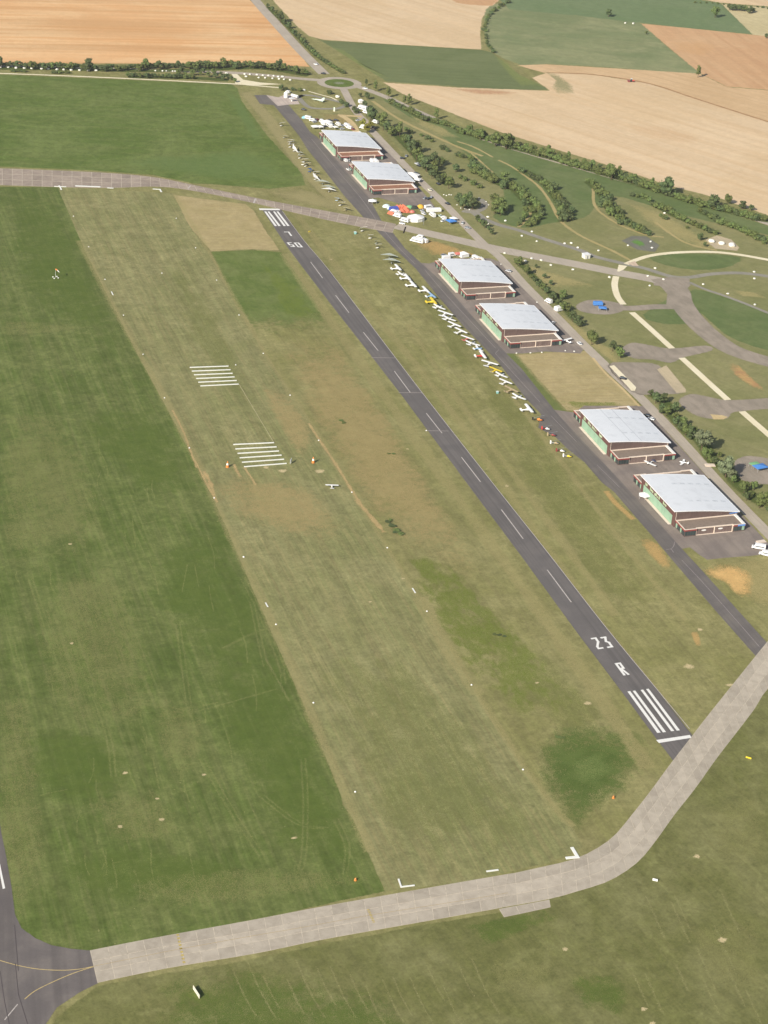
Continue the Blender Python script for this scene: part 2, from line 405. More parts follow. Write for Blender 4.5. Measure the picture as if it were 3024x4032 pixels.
patch('weed_patch', DD((1170, 150), (1205, 158), (1240, 185), (1245, 205), (1205, 206), (1190, 190), (1200, 172)), blotch_mat('weeds', (146, 146, 108), (156, 152, 114), .8), 3, 3, soft_centre=True)
patch('soil_patch', DD((960, 190), (1040, 192), (1130, 200), (1100, 206), (1020, 204)), blotch_mat('reddish_soil', (192, 150, 120), (200, 162, 128), .8), 3, 3, soft_centre=True)
TAN_S = blotch_mat('field_shade', (214, 170, 124), (218, 176, 130), .4, 8)
for q in (((0, 35), (200, 30), (480, 55), (500, 75), (200, 75), (0, 60)), ((0, 95), (250, 90), (560, 105), (500, 118), (200, 112), (0, 108))):
    patch('dry_stubble_patch', DD(*q), TAN_S, 3, 6, soft_centre=True)
patch('dry_stubble_patch', DD((1330, 265), (1440, 270), (1530, 300), (1500, 315), (1400, 300)), blotch_mat('pale_shade', (216, 184, 146), (212, 178, 140), .35, 8), 3, 6, soft_centre=True)
patch('dry_stubble_patch', DD((1440, 90), (1520, 85), (1560, 100), (1520, 125), (1450, 110)), TAN_S, 3, 6, soft_centre=True)

# --- the park behind the hangars
PARK = ground_mat('park_grass', (136, 137, 94), (152, 148, 108), (144, 143, 98), rot=RP, big=45, streak=(4, 50), sw=.4, mid=.5)
FAIR = ground_mat('mown_park_grass', (106, 122, 78), (122, 132, 90), (116, 128, 86), rot=RP, big=40, streak=(4, 60), sw=.4, grain=.1)
patch('park_grass', DD((800, 190), (900, 236), (1060, 296), (1200, 338), (1340, 380), (1460, 420), (1700, 492), (1900, 560), (2100, 700), (2100, 2200), (1700, 1170), (1480, 960), (1200, 690), (1045, 528), (950, 430), (870, 330), (790, 240)), PARK, 1, 1.5)
for q in (((826, 212), (960, 268), (1060, 302), (1200, 343), (1340, 386), (1460, 425), (1659, 488), (1700, 515), (1480, 466), (1385, 438), (1330, 424), (1292, 440), (1262, 470), (1190, 482), (1130, 492), (1066, 470), (1090, 425), (1064, 382), (995, 322), (900, 262)),
          ((1400, 555), (1500, 548), (1600, 556), (1560, 580), (1470, 580)), ((1500, 625), (1590, 650), (1700, 700), (1700, 760), (1590, 735), (1530, 690), (1490, 650)), ((1470, 640), (1520, 690), (1440, 700), (1390, 680))):
    patch('mown_grass_area', DD(*q), FAIR, 2, 1.2, smooth=3)
DRYY = blotch_mat('yellow_dry_grass', (172, 160, 114), (178, 166, 120), .75)
for q in (((1340, 430), (1400, 445), (1470, 480), (1560, 540), (1500, 535), (1400, 485)), ((1480, 515), (1540, 512), (1600, 530), (1560, 542), (1490, 535)), ((880, 245), (960, 275), (1000, 300), (960, 300), (900, 268)),
          ((1580, 625), (1640, 632), (1660, 645), (1600, 640)), ((1100, 560), (1200, 590), (1300, 620), (1200, 625), (1120, 590)), ((1190, 660), (1330, 760), (1380, 830), (1330, 790), (1240, 720))):
    patch('dry_grass_patch', DD(*q), DRYY, 3, 4, soft_centre=True)
T0 = tile(2500, 1350, 3024)
patch('dry_grass_patch', [T0(*q) for q in ((1160, 260), (1270, 250), (1450, 420), (1640, 600), (1560, 600), (1400, 520), (1230, 400))], blotch_mat('orange_soil', (200, 168, 118), (184, 144, 108), .9), 4, 1.5, smooth=2, soft_centre=True)
# --- airfield lawns
FIELD_L = ground_mat('green_field_grass', (99, 114, 62), (118, 127, 78), (130, 134, 88), flecks=.7, rot=0.0, big=30, streak=(2.2, 70), sw=.55, spots=.3, mid=.8, sv=.34, bands=.07, bw=7, grain=.26)
FIELD_T = ground_mat('far_field_grass', (102, 120, 64), (120, 133, 80), (126, 134, 84), rot=row_dir(0, 260, 500, 275), big=45, streak=(10, 60), sw=.5, grain=.2, mid=.8, sv=.2, spots=.2)
STRIP = ground_mat('mown_strip_grass', (140, 141, 97), (155, 152, 110), (160, 150, 109), flecks=.6, rot=0.0, big=40, streak=(1.4, 46), sw=.6, spots=.4, grain=.26, mid=.8, sv=.38, bands=.07, bw=6)
LUSH = ground_mat('lush_grass', (104, 120, 66), (124, 134, 84), (120, 131, 78), rot=0, big=22, streak=(3, 30), sw=.4, spots=.35, grain=.16)
TANG = ground_mat('straw_grass', (180, 166, 124), (190, 174, 134), (172, 154, 112), rot=row_dir(400, 480, 560, 478), big=18, streak=(1.5, 30), sw=.6, grain=.14)
patch('grass_field', DD((-300, 148), (0, 161), (500, 182), (513, 192), (522, 218), (575, 290), (650, 372), (660, 400), (580, 408), (460, 398), (420, 396), (330, 378), (200, 368), (0, 360), (-300, 352)), FIELD_T, 2, 1.2)
patch('lush_grass_patch', DD((250, 345), (400, 330), (540, 320), (600, 340), (640, 385), (560, 398), (420, 385), (300, 365)), blotch_mat('lush_thin', (104, 124, 74), (112, 130, 80), 0.75, 6), 3, 4, smooth=2, soft_centre=True)
patch('lush_grass_patch', DD((480, 190), (510, 200), (570, 300), (560, 320), (520, 260)), blotch_mat('lush_thin', (104, 124, 74), (112, 130, 80), 0.75, 6), 3, 3, smooth=2, soft_centre=True)
left_edge = [(125, 404), (185, 545), (250, 672), (300, 770), (365, 890), (430, 1012), (490, 1140), (545, 1270), (600, 1395), (660, 1530), (715, 1662), (738, 1722), (742, 1740), (764, 1772), (832, 1925)]
right_edge = [(375, 418), (410, 488), (452, 545), (500, 637), (560, 742), (630, 850), (690, 945), (760, 1060), (840, 1190), (905, 1290), (1000, 1450), (1100, 1610), (1180, 1725), (1240, 1792)]
patch('grass_field', DD(*([(-500, 403)] + left_edge + [(400, 2020), (30, 2090), (-700, 2200)])), FIELD_L, 2, .7)
patch('mown_grass_strip', DD(*(left_edge + [(1000, 1905), (1180, 1865), (1260, 1830)] + right_edge[::-1])), STRIP, 3, .8)
# left field: greener belt beside the strip, drier towards the left
GB = blotch_mat('lush_belt', (88, 105, 52), (98, 113, 58), .7, 5, rag=1.5)
for q in (((20, 420), (120, 415), (180, 545), (250, 690), (280, 760), (200, 760), (120, 700), (40, 640)), ((330, 1180), (470, 1140), (540, 1270), (590, 1400), (560, 1480), (430, 1450), (350, 1350)),
          ((430, 1400), (590, 1400), (650, 1530), (740, 1760), (800, 1900), (640, 1900), (560, 1750), (480, 1600)), ((120, 1840), (350, 1830), (560, 1880), (520, 1940), (260, 1960), (120, 1900)),
          ((150, 900), (330, 880), (420, 1040), (380, 1100), (250, 1020)), ((20, 1600), (130, 1560), (300, 1640), (260, 1740), (100, 1720))):
    patch('lush_grass_patch', DD(*q), GB, 4, 9, smooth=2, soft_centre=True)
DB = blotch_mat('dry_belt', (148, 144, 98), (148, 144, 98), .25, 5, rag=1.6)
for q in (((0, 900), (120, 880), (200, 1000), (240, 1150), (120, 1250), (0, 1200)), ((100, 1250), (240, 1200), (330, 1400), (350, 1560), (200, 1600), (80, 1480)), ((0, 1500), (60, 1480), (100, 1800), (80, 1950), (0, 2000)),
          ((330, 1500), (430, 1520), (440, 1640), (360, 1680)), ((0, 690), (160, 700), (180, 715), (0, 730)), ((170, 1730), (330, 1700), (400, 1800), (250, 1830)), ((250, 1900), (600, 1870), (830, 1900), (600, 1940), (350, 1970))):
    patch('dry_grass_patch', DD(*q), DB, 5, 8, smooth=2, soft_centre=True)
TRK = blotch_mat('wheel_track', (144, 146, 98), (138, 142, 90), .3, 1.5)
for q in (((520, 1250), (560, 1330), (600, 1430), (608, 1480)), ((480, 1400), (540, 1370), (600, 1350)), ((330, 1560), (450, 1530), (590, 1490)), ((540, 1300), (560, 1400), (570, 1440)), ((380, 1350), (400, 1500), (410, 1600)),
          ((560, 1930), (640, 1890), (655, 1760), (650, 1640)), ((430, 1640), (500, 1760), (560, 1850)), ((120, 1310), (220, 1560), (240, 1680)), ((60, 1250), (140, 1480)), ((720, 1770), (745, 1830), (740, 1890)), ((560, 1720), (640, 1780), (700, 1790))):
    ribbon('wheel_track', DD(*q), .7, TRK, 6, .5, 4); 
    ribbon('wheel_track', [Vector((p.x+1.9, p.y+.3, 0)) for p in DD(*q)], .6, TRK, 6, .5, 4)
SCT = blotch_mat('bent_grass', (144, 146, 96), (138, 142, 90), .35, 1.0, rag=2.0)
for i in range(70):
    x, y = random.uniform(10, 720), random.uniform(900, 1880)
    if x > 340+(y-900)*.47 or x < 0: continue
    L = random.uniform(25, 90); s_ = random.choice((.12, .18, .22, .3, -.2, 1.5)); q = random.uniform(-6, 6)
    dx, dy = (L*s_, L) if s_ < 1 else (L, -L*.22)
    ribbon('wheel_track', DD((x, y), (x+dx*.5+q, y+dy*.5), (x+dx, y+dy)), random.uniform(.2, .5), SCT, 6, .35, 3, wvar=.4)
# brownish, sandy and straw areas in the middle
BROWN = blotch_mat('brown_dry_grass', (176, 159, 115), (168, 152, 109), .7, 4, rag=1.3)
for q in (((600, 735), (700, 722), (730, 735), (800, 840), (870, 940), (960, 1085), (1045, 1235), (1035, 1265), (930, 1215), (840, 1165), (762, 1062), (692, 945), (650, 860)),
          ((455, 1045), (560, 1022), (690, 1062), (745, 1150), (690, 1170), (600, 1150), (500, 1112), (472, 1085)), ((560, 830), (640, 860), (680, 950), (650, 1000), (600, 920))):
    patch('dry_grass_patch', DD(*q), BROWN, 5, 8, smooth=2, soft_centre=True)
patch('dry_grass_patch', DD((375, 421), (440, 430), (530, 441), (548, 455), (575, 500), (604, 541), (540, 538), (456, 543), (410, 490)), TANG, 4, .8)
patch('lush_grass_patch', DD((456, 544), (545, 540), (608, 545), (640, 590), (690, 665), (735, 735), (660, 745), (580, 765), (500, 640)), LUSH, 4, 1.4, grad=(D(620, 745).y, D(600, 650).y))
WEDGE = blotch_mat('lush_hollow', (86, 104, 54), (102, 117, 66), .95, 3, rag=1.1)
patch('lush_grass_patch', DD((1190, 1562), (1290, 1545), (1360, 1565), (1405, 1595), (1422, 1642), (1362, 1712), (1308, 1745), (1248, 1808), (1185, 1738), (1145, 1675), (1150, 1605)), WEDGE, 5, 3, soft_centre=True)
patch('lush_grass_patch', DD((1170, 1640), (1280, 1640), (1380, 1640), (1330, 1705), (1300, 1722), (1244, 1786), (1200, 1725)), WEDGE, 5, 3, soft_centre=True)
GRS = blotch_mat('greener_sward', (112, 119, 68), (120, 125, 76), .45, 6, 0.0, (1, 3), rag=1.8)
for q in (((640, 1420), (850, 1380), (1080, 1620), (1220, 1790), (1150, 1860), (860, 1890), (740, 1640)), ((760, 1560), (960, 1560), (1160, 1780), (1100, 1860), (900, 1880)), ((1050, 1380), (1180, 1400), (1330, 1560), (1280, 1600), (1130, 1540)), ((1000, 760), (1080, 800), (1400, 1250), (1440, 1420), (1340, 1380), (1150, 1080)), ((860, 570), (920, 600), (1060, 800), (1010, 820)), ((360, 560), (440, 600), (560, 860), (500, 900), (400, 740))):
    patch('lush_grass_patch', DD(*q), GRS, 4, 5, soft_centre=True)
patch('lush_grass_patch', DD((1230, 1640), (1290, 1625), (1330, 1660), (1290, 1700), (1240, 1690)), blotch_mat('lush_light', (136, 148, 94), (122, 138, 84), .35, 3), 6, 6, soft_centre=True)
YG = blotch_mat('yellow_green_grass', (116, 129, 62), (110, 125, 58), .6, 3.5, 0.0, (1, 2.2), rag=2.2)
for q in (((868, 1195), (960, 1205), (1090, 1330), (1255, 1500), (1240, 1570), (1120, 1545), (1000, 1440), (915, 1310)), ((880, 1200), (940, 1205), (985, 1255), (960, 1290), (905, 1260)), ((560, 560), (650, 620), (690, 690), (620, 690))):
    patch('lush_grass_patch', DD(*q), YG, 6, 4, soft_centre=True)
STR = blotch_mat('straw_streak', (166, 157, 112), (170, 161, 116), .5, 2.5)
for q, wd in ((((612, 548), (700, 672), (820, 840), (960, 1035), (1100, 1230), (1250, 1440), (1400, 1660)), 7), (((640, 460), (760, 620), (900, 790), (1020, 950), (1150, 1140), (1290, 1340), (1440, 1520)), 5), (((375, 418), (452, 545), (560, 742), (690, 945), (840, 1190), (1000, 1450), (1180, 1725), (1240, 1785)), 3.2),
              (((880, 700), (1000, 880), (1150, 1080), (1330, 1330)), 4), (((1050, 780), (1200, 980), (1350, 1180), (1480, 1340)), 3), (((170, 520), (260, 690), (380, 905), (500, 1160), (610, 1400), (700, 1610), (800, 1840)), 4), (((905, 1290), (1000, 1460), (1040, 1500)), 6)):
    ribbon('straw_grass_streak', DD(*q), wd, STR, 6, 1.6, 5, wvar=.25)
# verge along the bottom taxiway and the field beyond it
OLIVE = ground_mat('olive_field_grass', (120, 122, 77), (138, 137, 95), (130, 128, 86), rot=math.radians(-10), big=34, streak=(2.2, 34), sw=.5, spots=.25, mid=.8, sv=.24, bands=.04, grain=.26)
patch('grass_field', DD((1490, 1680), (1659, 1470), (2100, 1300), (2300, 2600), (-200, 2700), (120, 2200), (210, 2130), (500, 2080), (900, 2000), (1150, 1960), (1300, 1890), (1400, 1810)), OLIVE, 2, 1)
for q in (((330, 2110), (560, 2080), (760, 2120), (900, 2180), (960, 2230), (700, 2300), (300, 2300)), ((1220, 2110), (1330, 2090), (1370, 2150), (1340, 2200), (1260, 2180)), ((1000, 2000), (1180, 1960), (1220, 1980), (1040, 2050))):
    patch('lush_grass_patch', DD(*q), GB, 4, 6, soft_centre=True)
for q in (((1520, 1750), (1659, 1700), (1659, 1850), (1560, 1880)), ((1480, 2000), (1640, 1980), (1659, 2150), (1500, 2120)), ((1050, 2060), (1200, 2080), (1180, 2160), (1060, 2150))):
    patch('dry_grass_patch', DD(*q), DB, 4, 6, soft_centre=True)
SCR = blotch_mat('straw_scratch', (166, 160, 118), (158, 154, 108), .28, 1.2)
for i in range(16):
    x, y = 510+i*34+random.uniform(-12, 12), 2070+random.uniform(0, 60); L = random.uniform(60, 130)
    ribbon('straw_grass_streak', DD((x, y), (x+L*.24, y+L*.55), (x+L*.5, y+L)), random.uniform(.25, .55), SCR, 6, .4, 3, wvar=.4)
for i in range(14):
    x, y = 1320+random.uniform(0, 300), 1880+random.uniform(0, 260); L = random.uniform(40, 110)
    ribbon('straw_grass_streak', DD((x, y), (x+L*.45, y+L)), random.uniform(.3, .7), SCR, 6, .5, 2, wvar=.4)
# worn grass: rows of mower passes across the strip
for i in range(16):
    x = 640+random.uniform(-100, 170); y = 1180+random.uniform(0, 250); L = random.uniform(80, 200)
    ribbon('straw_grass_streak', DD((x, y), (x+L*.55, y+L)), random.uniform(.5, 1.0), SCR, 6, .5, 2, wvar=.4)
# bare earth lines along the strip and patches
SAND = blotch_mat('sandy_earth', (204, 178, 132), (192, 168, 124), .8, 1.3)
for q, wd in ((((372, 885), (395, 930), (410, 970), (425, 1010)), 1.2), (((418, 990), (435, 1022), (452, 1055), (470, 1085)), 1.6), (((440, 1018), (455, 1045), (462, 1070)), 3.0), (((667, 915), (690, 950), (730, 1010), (770, 1075), (800, 1115)), 2.2), (((770, 1080), (800, 1115), (830, 1150)), 3.6), (((528, 1010), (545, 1035), (552, 1048)), 1.5), (((505, 1003), (514, 1022), (520, 1030)), 2.0)):
    ribbon('bare_earth_strip', DD(*q), wd*.6, SAND, 7, .7, 8, wvar=.6)
for x, y, r in ((610, 1017, 4), (692, 1018, 5), (575, 1010, 3), (715, 560, 2), (800, 1300, 1.6), (1390, 2180, 2), (1490, 1440, 4), (1575, 1480, 3), (1512, 1360, 2.5), (880, 970, 1.5), (1095, 1050, 2), (1505, 1850, 2.5), (1560, 2030, 3), (1410, 2210, 2), (1220, 2050, 2), (870, 1250, 1.5), (1270, 1520, 3), (1160, 1475, 1.5), (260, 1785, 2), (150, 1175, 1.8), (155, 1390, 1.6), (270, 1670, 2), (440, 1673, 1.7), (635, 1810, 1.8), (348, 1770, 2.2), (340, 1725, 1.5), (1680, 1690, 3)):
    r *= .6; c = D(x, y); patch('bare_earth_patch', [(c.x+r*math.cos(a)*random.uniform(.6, 1.2)*1.3, c.y+r*math.sin(a)*random.uniform(.6, 1.2)) for a in [i*math.pi/4 for i in range(8)]], blotch_mat('pale_earth', (208, 192, 152), (216, 198, 158), .9, 1), 7, r*.3, soft_centre=True)
# dry plot between the fourth and fifth hangar, sand by the last one, verge strips
T1 = tile(1900, 1250, 2700); T2 = tile(2100, 2100, 3024); T3 = tile(2560, 1960, 3024)
patch('dry_grass_plot', [T1(*q) for q in ((285, 305), (560, 285), (850, 275), (1000, 440), (1275, 720), (980, 745), (690, 760), (480, 530))], TANG, 3, 1.2)
patch('lush_grass_patch', [T1(*q) for q in ((640, 680), (860, 690), (1150, 690), (1180, 730), (900, 740), (700, 750))], YG, 4, 2, soft_centre=True)
ribbon('lush_grass_verge', [T1(*q) for q in ((215, 290), (330, 430), (460, 580), (640, 770))], 6.0, blotch_mat('verge_green', (112, 122, 76), (120, 128, 80), .9, 2), 4, 1.2)
patch('sand_patch', [T2(*q) for q in ((1190, 250), (1290, 215), (1390, 205), (1500, 250), (1565, 310), (1560, 400), (1525, 460), (1430, 440), (1350, 350), (1240, 310))], blotch_mat('orange_sand', (222, 186, 130), (212, 176, 122), 1.0, 2), 5, 2.5, smooth=2, soft_centre=True)
patch('dry_grass_patch', [T2(*q) for q in ((1130, 190), (1250, 180), (1659, 150), (1900, 160), (1900, 700), (1659, 560), (1500, 480), (1250, 330))], DRYY, 3, 3, soft_centre=True)
for q in (((750, 30), (860, 40), (980, 200), (960, 260), (900, 240), (780, 110)), ((1110, 700), (1160, 690), (1190, 790), (1150, 800))):
    patch('dry_grass_patch', [T2(*p) for p in q], blotch_mat('orange_straw', (192, 162, 112), (198, 168, 116), .85, 2), 6, 1.8, smooth=2, soft_centre=True)
ribbon('sandy_verge', [tile(2230, 1850, 2560)(*q) for q in ((790, 420), (900, 570), (1020, 700), (1180, 850), (1330, 980))], 3.0, blotch_mat('orange_straw', (192, 162, 112), (198, 168, 116), .85, 2), 6, .9)
ribbon('dry_verge', DD((615, 290), (700, 400), (760, 470)), 6, STR, 5, 1.5)
PDRY = blotch_mat('pale_dry', (166, 158, 116), (172, 162, 120), .8, 4)
ribbon('dry_grass_strip', DD((530, 200), (590, 270), (650, 350), (700, 405), (755, 455)), (9, 16), PDRY, 4, 2)
patch('dry_grass_patch', DD((560, 412), (640, 402), (720, 425), (770, 462), (690, 450), (610, 430)), PDRY, 4, 2, soft_centre=True)
patch('dry_grass_patch', DD((885, 505), (960, 525), (1060, 560), (1090, 570), (1000, 552), (930, 552), (895, 530)), blotch_mat('orange_straw', (192, 162, 112), (198, 168, 116), .7, 3), 4, 2, soft_centre=True)
patch('dry_grass_patch', DD((690, 245), (760, 245), (770, 275), (700, 265)), BROWN, 4, 2, soft_centre=True)

# ================================================================== pavements
ASPH = paved_mat('runway_asphalt', (113, 109, 107), (123, 118, 115), streak=(1.6, 160), sw=.6, grain=.05, stain=.15)
ASPT = paved_mat('taxiway_asphalt', (116, 111, 108), (128, 122, 116), streak=(1.5, 60), sw=.5, grain=.06, stain=.3)
APRN = paved_mat('apron_asphalt', (140, 130, 123), (156, 145, 135), streak=(3, 40), sw=.4, grain=.07, stain=.4)
ROADM = paved_mat('worn_road', (186, 175, 160), (196, 185, 169), streak=(1, 30), sw=.3, grain=.07, stain=.3)
PADM = paved_mat('old_hardstand', (158, 148, 134), (172, 160, 146), streak=(4, 12), sw=.5, grain=.12, stain=.45, fn=.9)
GREYR = paved_mat('grey_road', (152, 148, 136), (162, 157, 145), streak=(1, 30), sw=.3, grain=.06, stain=.2)
CREAM = paved_mat('limestone_gravel', (242, 230, 198), (248, 238, 210), streak=(2, 20), sw=.2, grain=.05, stain=.15)
SANDY = paved_mat('sandy_track', (206, 184, 140), (216, 194, 150), streak=(1, 20), sw=.3, grain=.08, stain=.3, fn=.8)
TRACK = paved_mat('earth_track', (178, 164, 116), (188, 172, 126), streak=(1, 20), sw=.3, grain=.08, stain=.3, fn=1.0)
def rw(x, y): return Vector((x, y, 0))
RL = 658.1
# runway: edges read along its length
rl = [S(1030, 822), S(1140, 985), S(1298, 1192), S(1422, 1350), S(1581, 1556), S(1840, 1905), S(2060, 2200), S(2267, 2484), S(2456, 2735), S(2585, 2910), S(2700, 3060)]
rr = [S(1106, 822), S(1195, 945), S(1300, 1070), S(1555, 1406), S(1700, 1595), S(1950, 1915), S(2160, 2180), S(2379, 2462), S(2574, 2699), S(2722, 2890), S(2800, 2990)]
runway = patch('runway', rl + rr[::-1], ASPH, 7, .25)
apron_pts = lambda t, *q: [t(*p) for p in q]
T5 = tile(900, 300, 1500); T6 = tile(1300, 700, 2000)
taxi = SS((1073, 408), (1131, 477), (1178, 535), (1211, 589), (1262, 651), (1352, 767), (1440, 866), (1481, 905), (1536, 962), (1638, 1059), (1722, 1164), (1823, 1282), (1963, 1428), (2069, 1568), (2131, 1631), (2119, 1684), (2189, 1723), (2238, 1771), (2300, 1819), (2370, 1900), (2418, 1937), (2508, 2042), (2577, 2121), (2657, 2217), (2824, 2412), (2974, 2582), (3060, 2690),
            (3090, 2610), (3013, 2523), (2880, 2375), (2740, 2220), (2685, 2161), (2640, 2110), (2420, 1870), (2260, 1700), (2184, 1616), (2054, 1452), (1992, 1390), (1900, 1290), (1740, 1110), (1659, 1037), (1595, 978), (1549, 919), (1502, 869), (1454, 780), (1350, 660), (1250, 540), (1222, 521), (1189, 474), (1135, 412))
patch('taxiway', taxi, ASPT, 7, .35)
patch('apron', SS((1185, 535), (1240, 542), (1290, 556), (1440, 535), (1495, 552), (1565, 640), (1690, 785), (1725, 832), (1640, 822), (1490, 778), (1454, 782), (1400, 770), (1300, 640)), APRN, 5, .4)
patch('apron', SS((1638, 1049), (1659, 1035), (1690, 1038), (1760, 1015), (1930, 1018), (1985, 1036), (2110, 1180), (2300, 1372), (2285, 1392), (2150, 1384), (2060, 1392), (1992, 1392), (1950, 1380), (1830, 1260), (1740, 1140)), APRN, 5, .4)
patch('apron', SS((2140, 1645), (2184, 1614), (2260, 1624), (2300, 1598), (2545, 1598), (2625, 1700), (2800, 1895), (3080, 2200), (3024, 2181), (2952, 2189), (2860, 2196), (2784, 2204), (2753, 2184), (2716, 2155), (2685, 2161), (2600, 2100), (2400, 1870)), APRN, 5, .4)
# roads
ribbon('service_road', DD((742, 192), (768, 240), (790, 263), (803, 282), (905, 388), (960, 440), (1000, 482), (1045, 527), (1082, 558), (1130, 612), (1200, 682), (1262, 745), (1330, 810), (1390, 866), (1470, 950), (1560, 1050), (1659, 1152), (1720, 1215)), 6.5, ROADM, 6, .4)
ribbon('main_road', DD((450, -130), (545, -8), (600, 55), (650, 110), (700, 160)), 10.0, ROADM, 6, .4)
ribbon('main_road', DD((762, 183), (830, 208), (900, 240), (1000, 283), (1100, 318), (1250, 362), (1400, 405), (1560, 450), (1800, 530)), 7.0, ROADM, 6, .4)
ribbon('access_road', DD((700, 174), (650, 170), (600, 165), (500, 157), (370, 153), (200, 148), (0, 144), (-300, 136)), 7.5, ROADM, 6, .4)
ribbon('gravel_path', DD((-300, 150), (0, 158.5), (250, 168.5), (500, 181), (540, 184), (610, 190)), 2.6, CREAM, 7, .3)
patch('gravel_path', DD((500, 160), (512, 160), (525, 172), (560, 178), (610, 182), (560, 184), (520, 183), (508, 181), (506, 170)), CREAM, 8, .5)
rc = D(733, 179.5)
patch('roundabout', [(rc.x+19*math.cos(a), rc.y+19*math.sin(a)) for a in [i*math.pi/16 for i in range(32)]], ROADM, 7, .4)
patch('roundabout_island', [(rc.x+12.5*math.cos(a), rc.y+12.5*math.sin(a)) for a in [i*math.pi/16 for i in range(32)]], FIELD_T, 8, .5)
patch('roundabout_island_centre', [(rc.x+6*math.cos(a), rc.y+5*math.sin(a)) for a in [i*math.pi/8 for i in range(16)]], blotch_mat('pale_planting', (150, 152, 130), (130, 138, 108), .9, 1), 9, 1, soft_centre=True)
T4 = tile(1080, 340, 1380)
loop = [T4(*q) for q in ((530, 230), (640, 195), (850, 205), (1100, 265), (1350, 320), (1560, 400), (1400, 478), (1150, 488), (900, 480), (750, 450), (640, 370), (560, 280))]
ribbon('loop_drive', loop+loop[:2], 4.5, GREYR, 7, .4)
ribbon('gravel_path', [T4(*q) for q in ((750, 110), (1000, 180), (1240, 245), (1360, 305))], 1.6, CREAM, 7, .3)
ribbon('gravel_path', SS((1330, 453), (1375, 456), (1424, 459)), 4.5, SANDY, 7, .7)
ribbon('sandy_track', SS((1345, 455), (1375, 475), (1395, 500), (1405, 530)), 5.5, SANDY, 7, .8)
fp = [T5(*q) for q in ((280, 205), (415, 205), (530, 320), (340, 300))]
patch('asphalt_pad', fp, ASPT, 7, .4)
patch('concrete_pad', [T5(*q) for q in ((410, 205), (545, 230), (600, 205), (720, 200), (775, 305), (650, 310), (535, 325))], paved_mat('pale_concrete', (196, 182, 172), (208, 194, 182), grain=.05, stain=.25), 8, .3)
# old dispersal roads and pads to the right
T7 = tile(2300, 800, 3024); T8 = tile(1800, 500, 2700)
ribbon('old_taxi_track', DD((855, 488), (920, 503), (1000, 521), (1060, 535), (1110, 545), (1250, 572), (1340, 590), (1400, 601), (1450, 612)), 12.0, ROADM, 6, .5)
ribbon('old_taxi_track', [T7(*q) for q in ((620, 705), (760, 720), (850, 790), (880, 900), (980, 1040), (1150, 1200), (1350, 1330), (1659, 1430), (1900, 1480))], 15.0, paved_mat('old_hardstand', (158, 148, 134), (172, 160, 146)), 5, .6)
patch('old_taxi_track', [T7(*q) for q in ((600, 690), (780, 665), (950, 680), (960, 740), (910, 790), (930, 900), (740, 930), (750, 820), (700, 760))], PADM, 7, .6)
ribbon('old_taxi_track', [T7(*q) for q in ((800, 935), (640, 935), (450, 948), (340, 945), (200, 940))], 8.0, PADM, 6, .6)
ribbon('park_road', SS((1897, 858), (1963, 885), (2044, 907), (2136, 939), (2277, 983), (2342, 1010), (2451, 1037), (2540, 1057), (2640, 1088), (2714, 1092), (2802, 1079), (2911, 1075), (3024, 1088), (3150, 1110)), 5.0, GREYR, 6, .4)
ribbon('park_road', SS((1830, 826), (1860, 832), (1897, 858)), 7.0, GREYR, 7, .4)
ribbon('park_path', [T7(*q) for q in ((950, 715), (1100, 780), (1250, 830), (1450, 905), (1659, 990), (1800, 1050))], 3.0, GREYR, 8, .4)
ribbon('gravel_path', SS((2426, 1088), (2420, 1123), (2431, 1166), (2455, 1199)), 4.2, CREAM, 8, .35)
ribbon('gravel_path', SS((2488, 1230), (2570, 1303), (2646, 1372)), 4.2, CREAM, 8, .35)
ribbon('gravel_path', SS((2684, 1409), (2770, 1488), (2866, 1575)), 4.2, CREAM, 8, .35)
ribbon('gravel_path', SS((2921, 1620), (2970, 1663), (3030, 1715), (3100, 1780)), 4.2, CREAM, 8, .35)
ribbon('gravel_path', SS((2465, 1040), (2509, 1022), (2570, 1005), (2671, 994), (2802, 992), (2911, 1003), (3024, 1023), (3150, 1045)), 4.0, CREAM, 8, .35)
patch('gravel_path', SS((2436, 1042), (2470, 1048), (2455, 1062), (2437, 1070), (2430, 1068)), CREAM, 8, .4)
patch('gravel_path', SS((2470, 1036), (2500, 1028), (2515, 1048), (2490, 1046)), paved_mat('pink_gravel', (214, 192, 170), (222, 200, 178)), 9, .4)
for q, wd in ((((300, 240), (400, 290), (500, 360), (580, 420), (640, 490), (690, 570), (730, 650), (780, 710), (880, 780), (1000, 840), (1130, 900), (1260, 970)), (2.0, 2.6)), (((940, 380), (985, 440), (990, 540), (1020, 600), (1080, 650), (1160, 700), (1260, 745), (1380, 785), (1500, 800)), (2.0, 2.2)),
              (((0, 140), (100, 190), (180, 260), (260, 330)), (2, 1.5)), (((525, 560), (530, 640), (490, 690), (445, 725)), (2.0, 2.2)), (((0, 105), (120, 145), (260, 220)), (2, 2))):
    ribbon('earth_path', [T8(*p) for p in q], wd, TRACK, 6, .5, 5, wvar=.2)
ribbon('earth_path', [tile(2300, 800, 3024)(*q) for q in ((640, 170), (760, 260), (900, 350), (1060, 400), (1200, 425))], 2.4, TRACK, 6, .5, 5, wvar=.2)
ribbon('earth_path', [tile(900, 0, 1900)(*q) for q in ((940, 660), (1100, 770), (1300, 870), (1500, 960), (1659, 1020))], 3.0, TRACK, 6, .7, 5, wvar=.2)
def pad(name, pts, mat=PADM, lv=5, fade=.8): return patch(name, pts, mat, lv, fade, smooth=3)
pad('old_hardstand', SS((2268, 1205), (2300, 1186), (2350, 1180), (2420, 1190), (2460, 1205), (2450, 1225), (2400, 1238), (2340, 1236), (2285, 1225)))
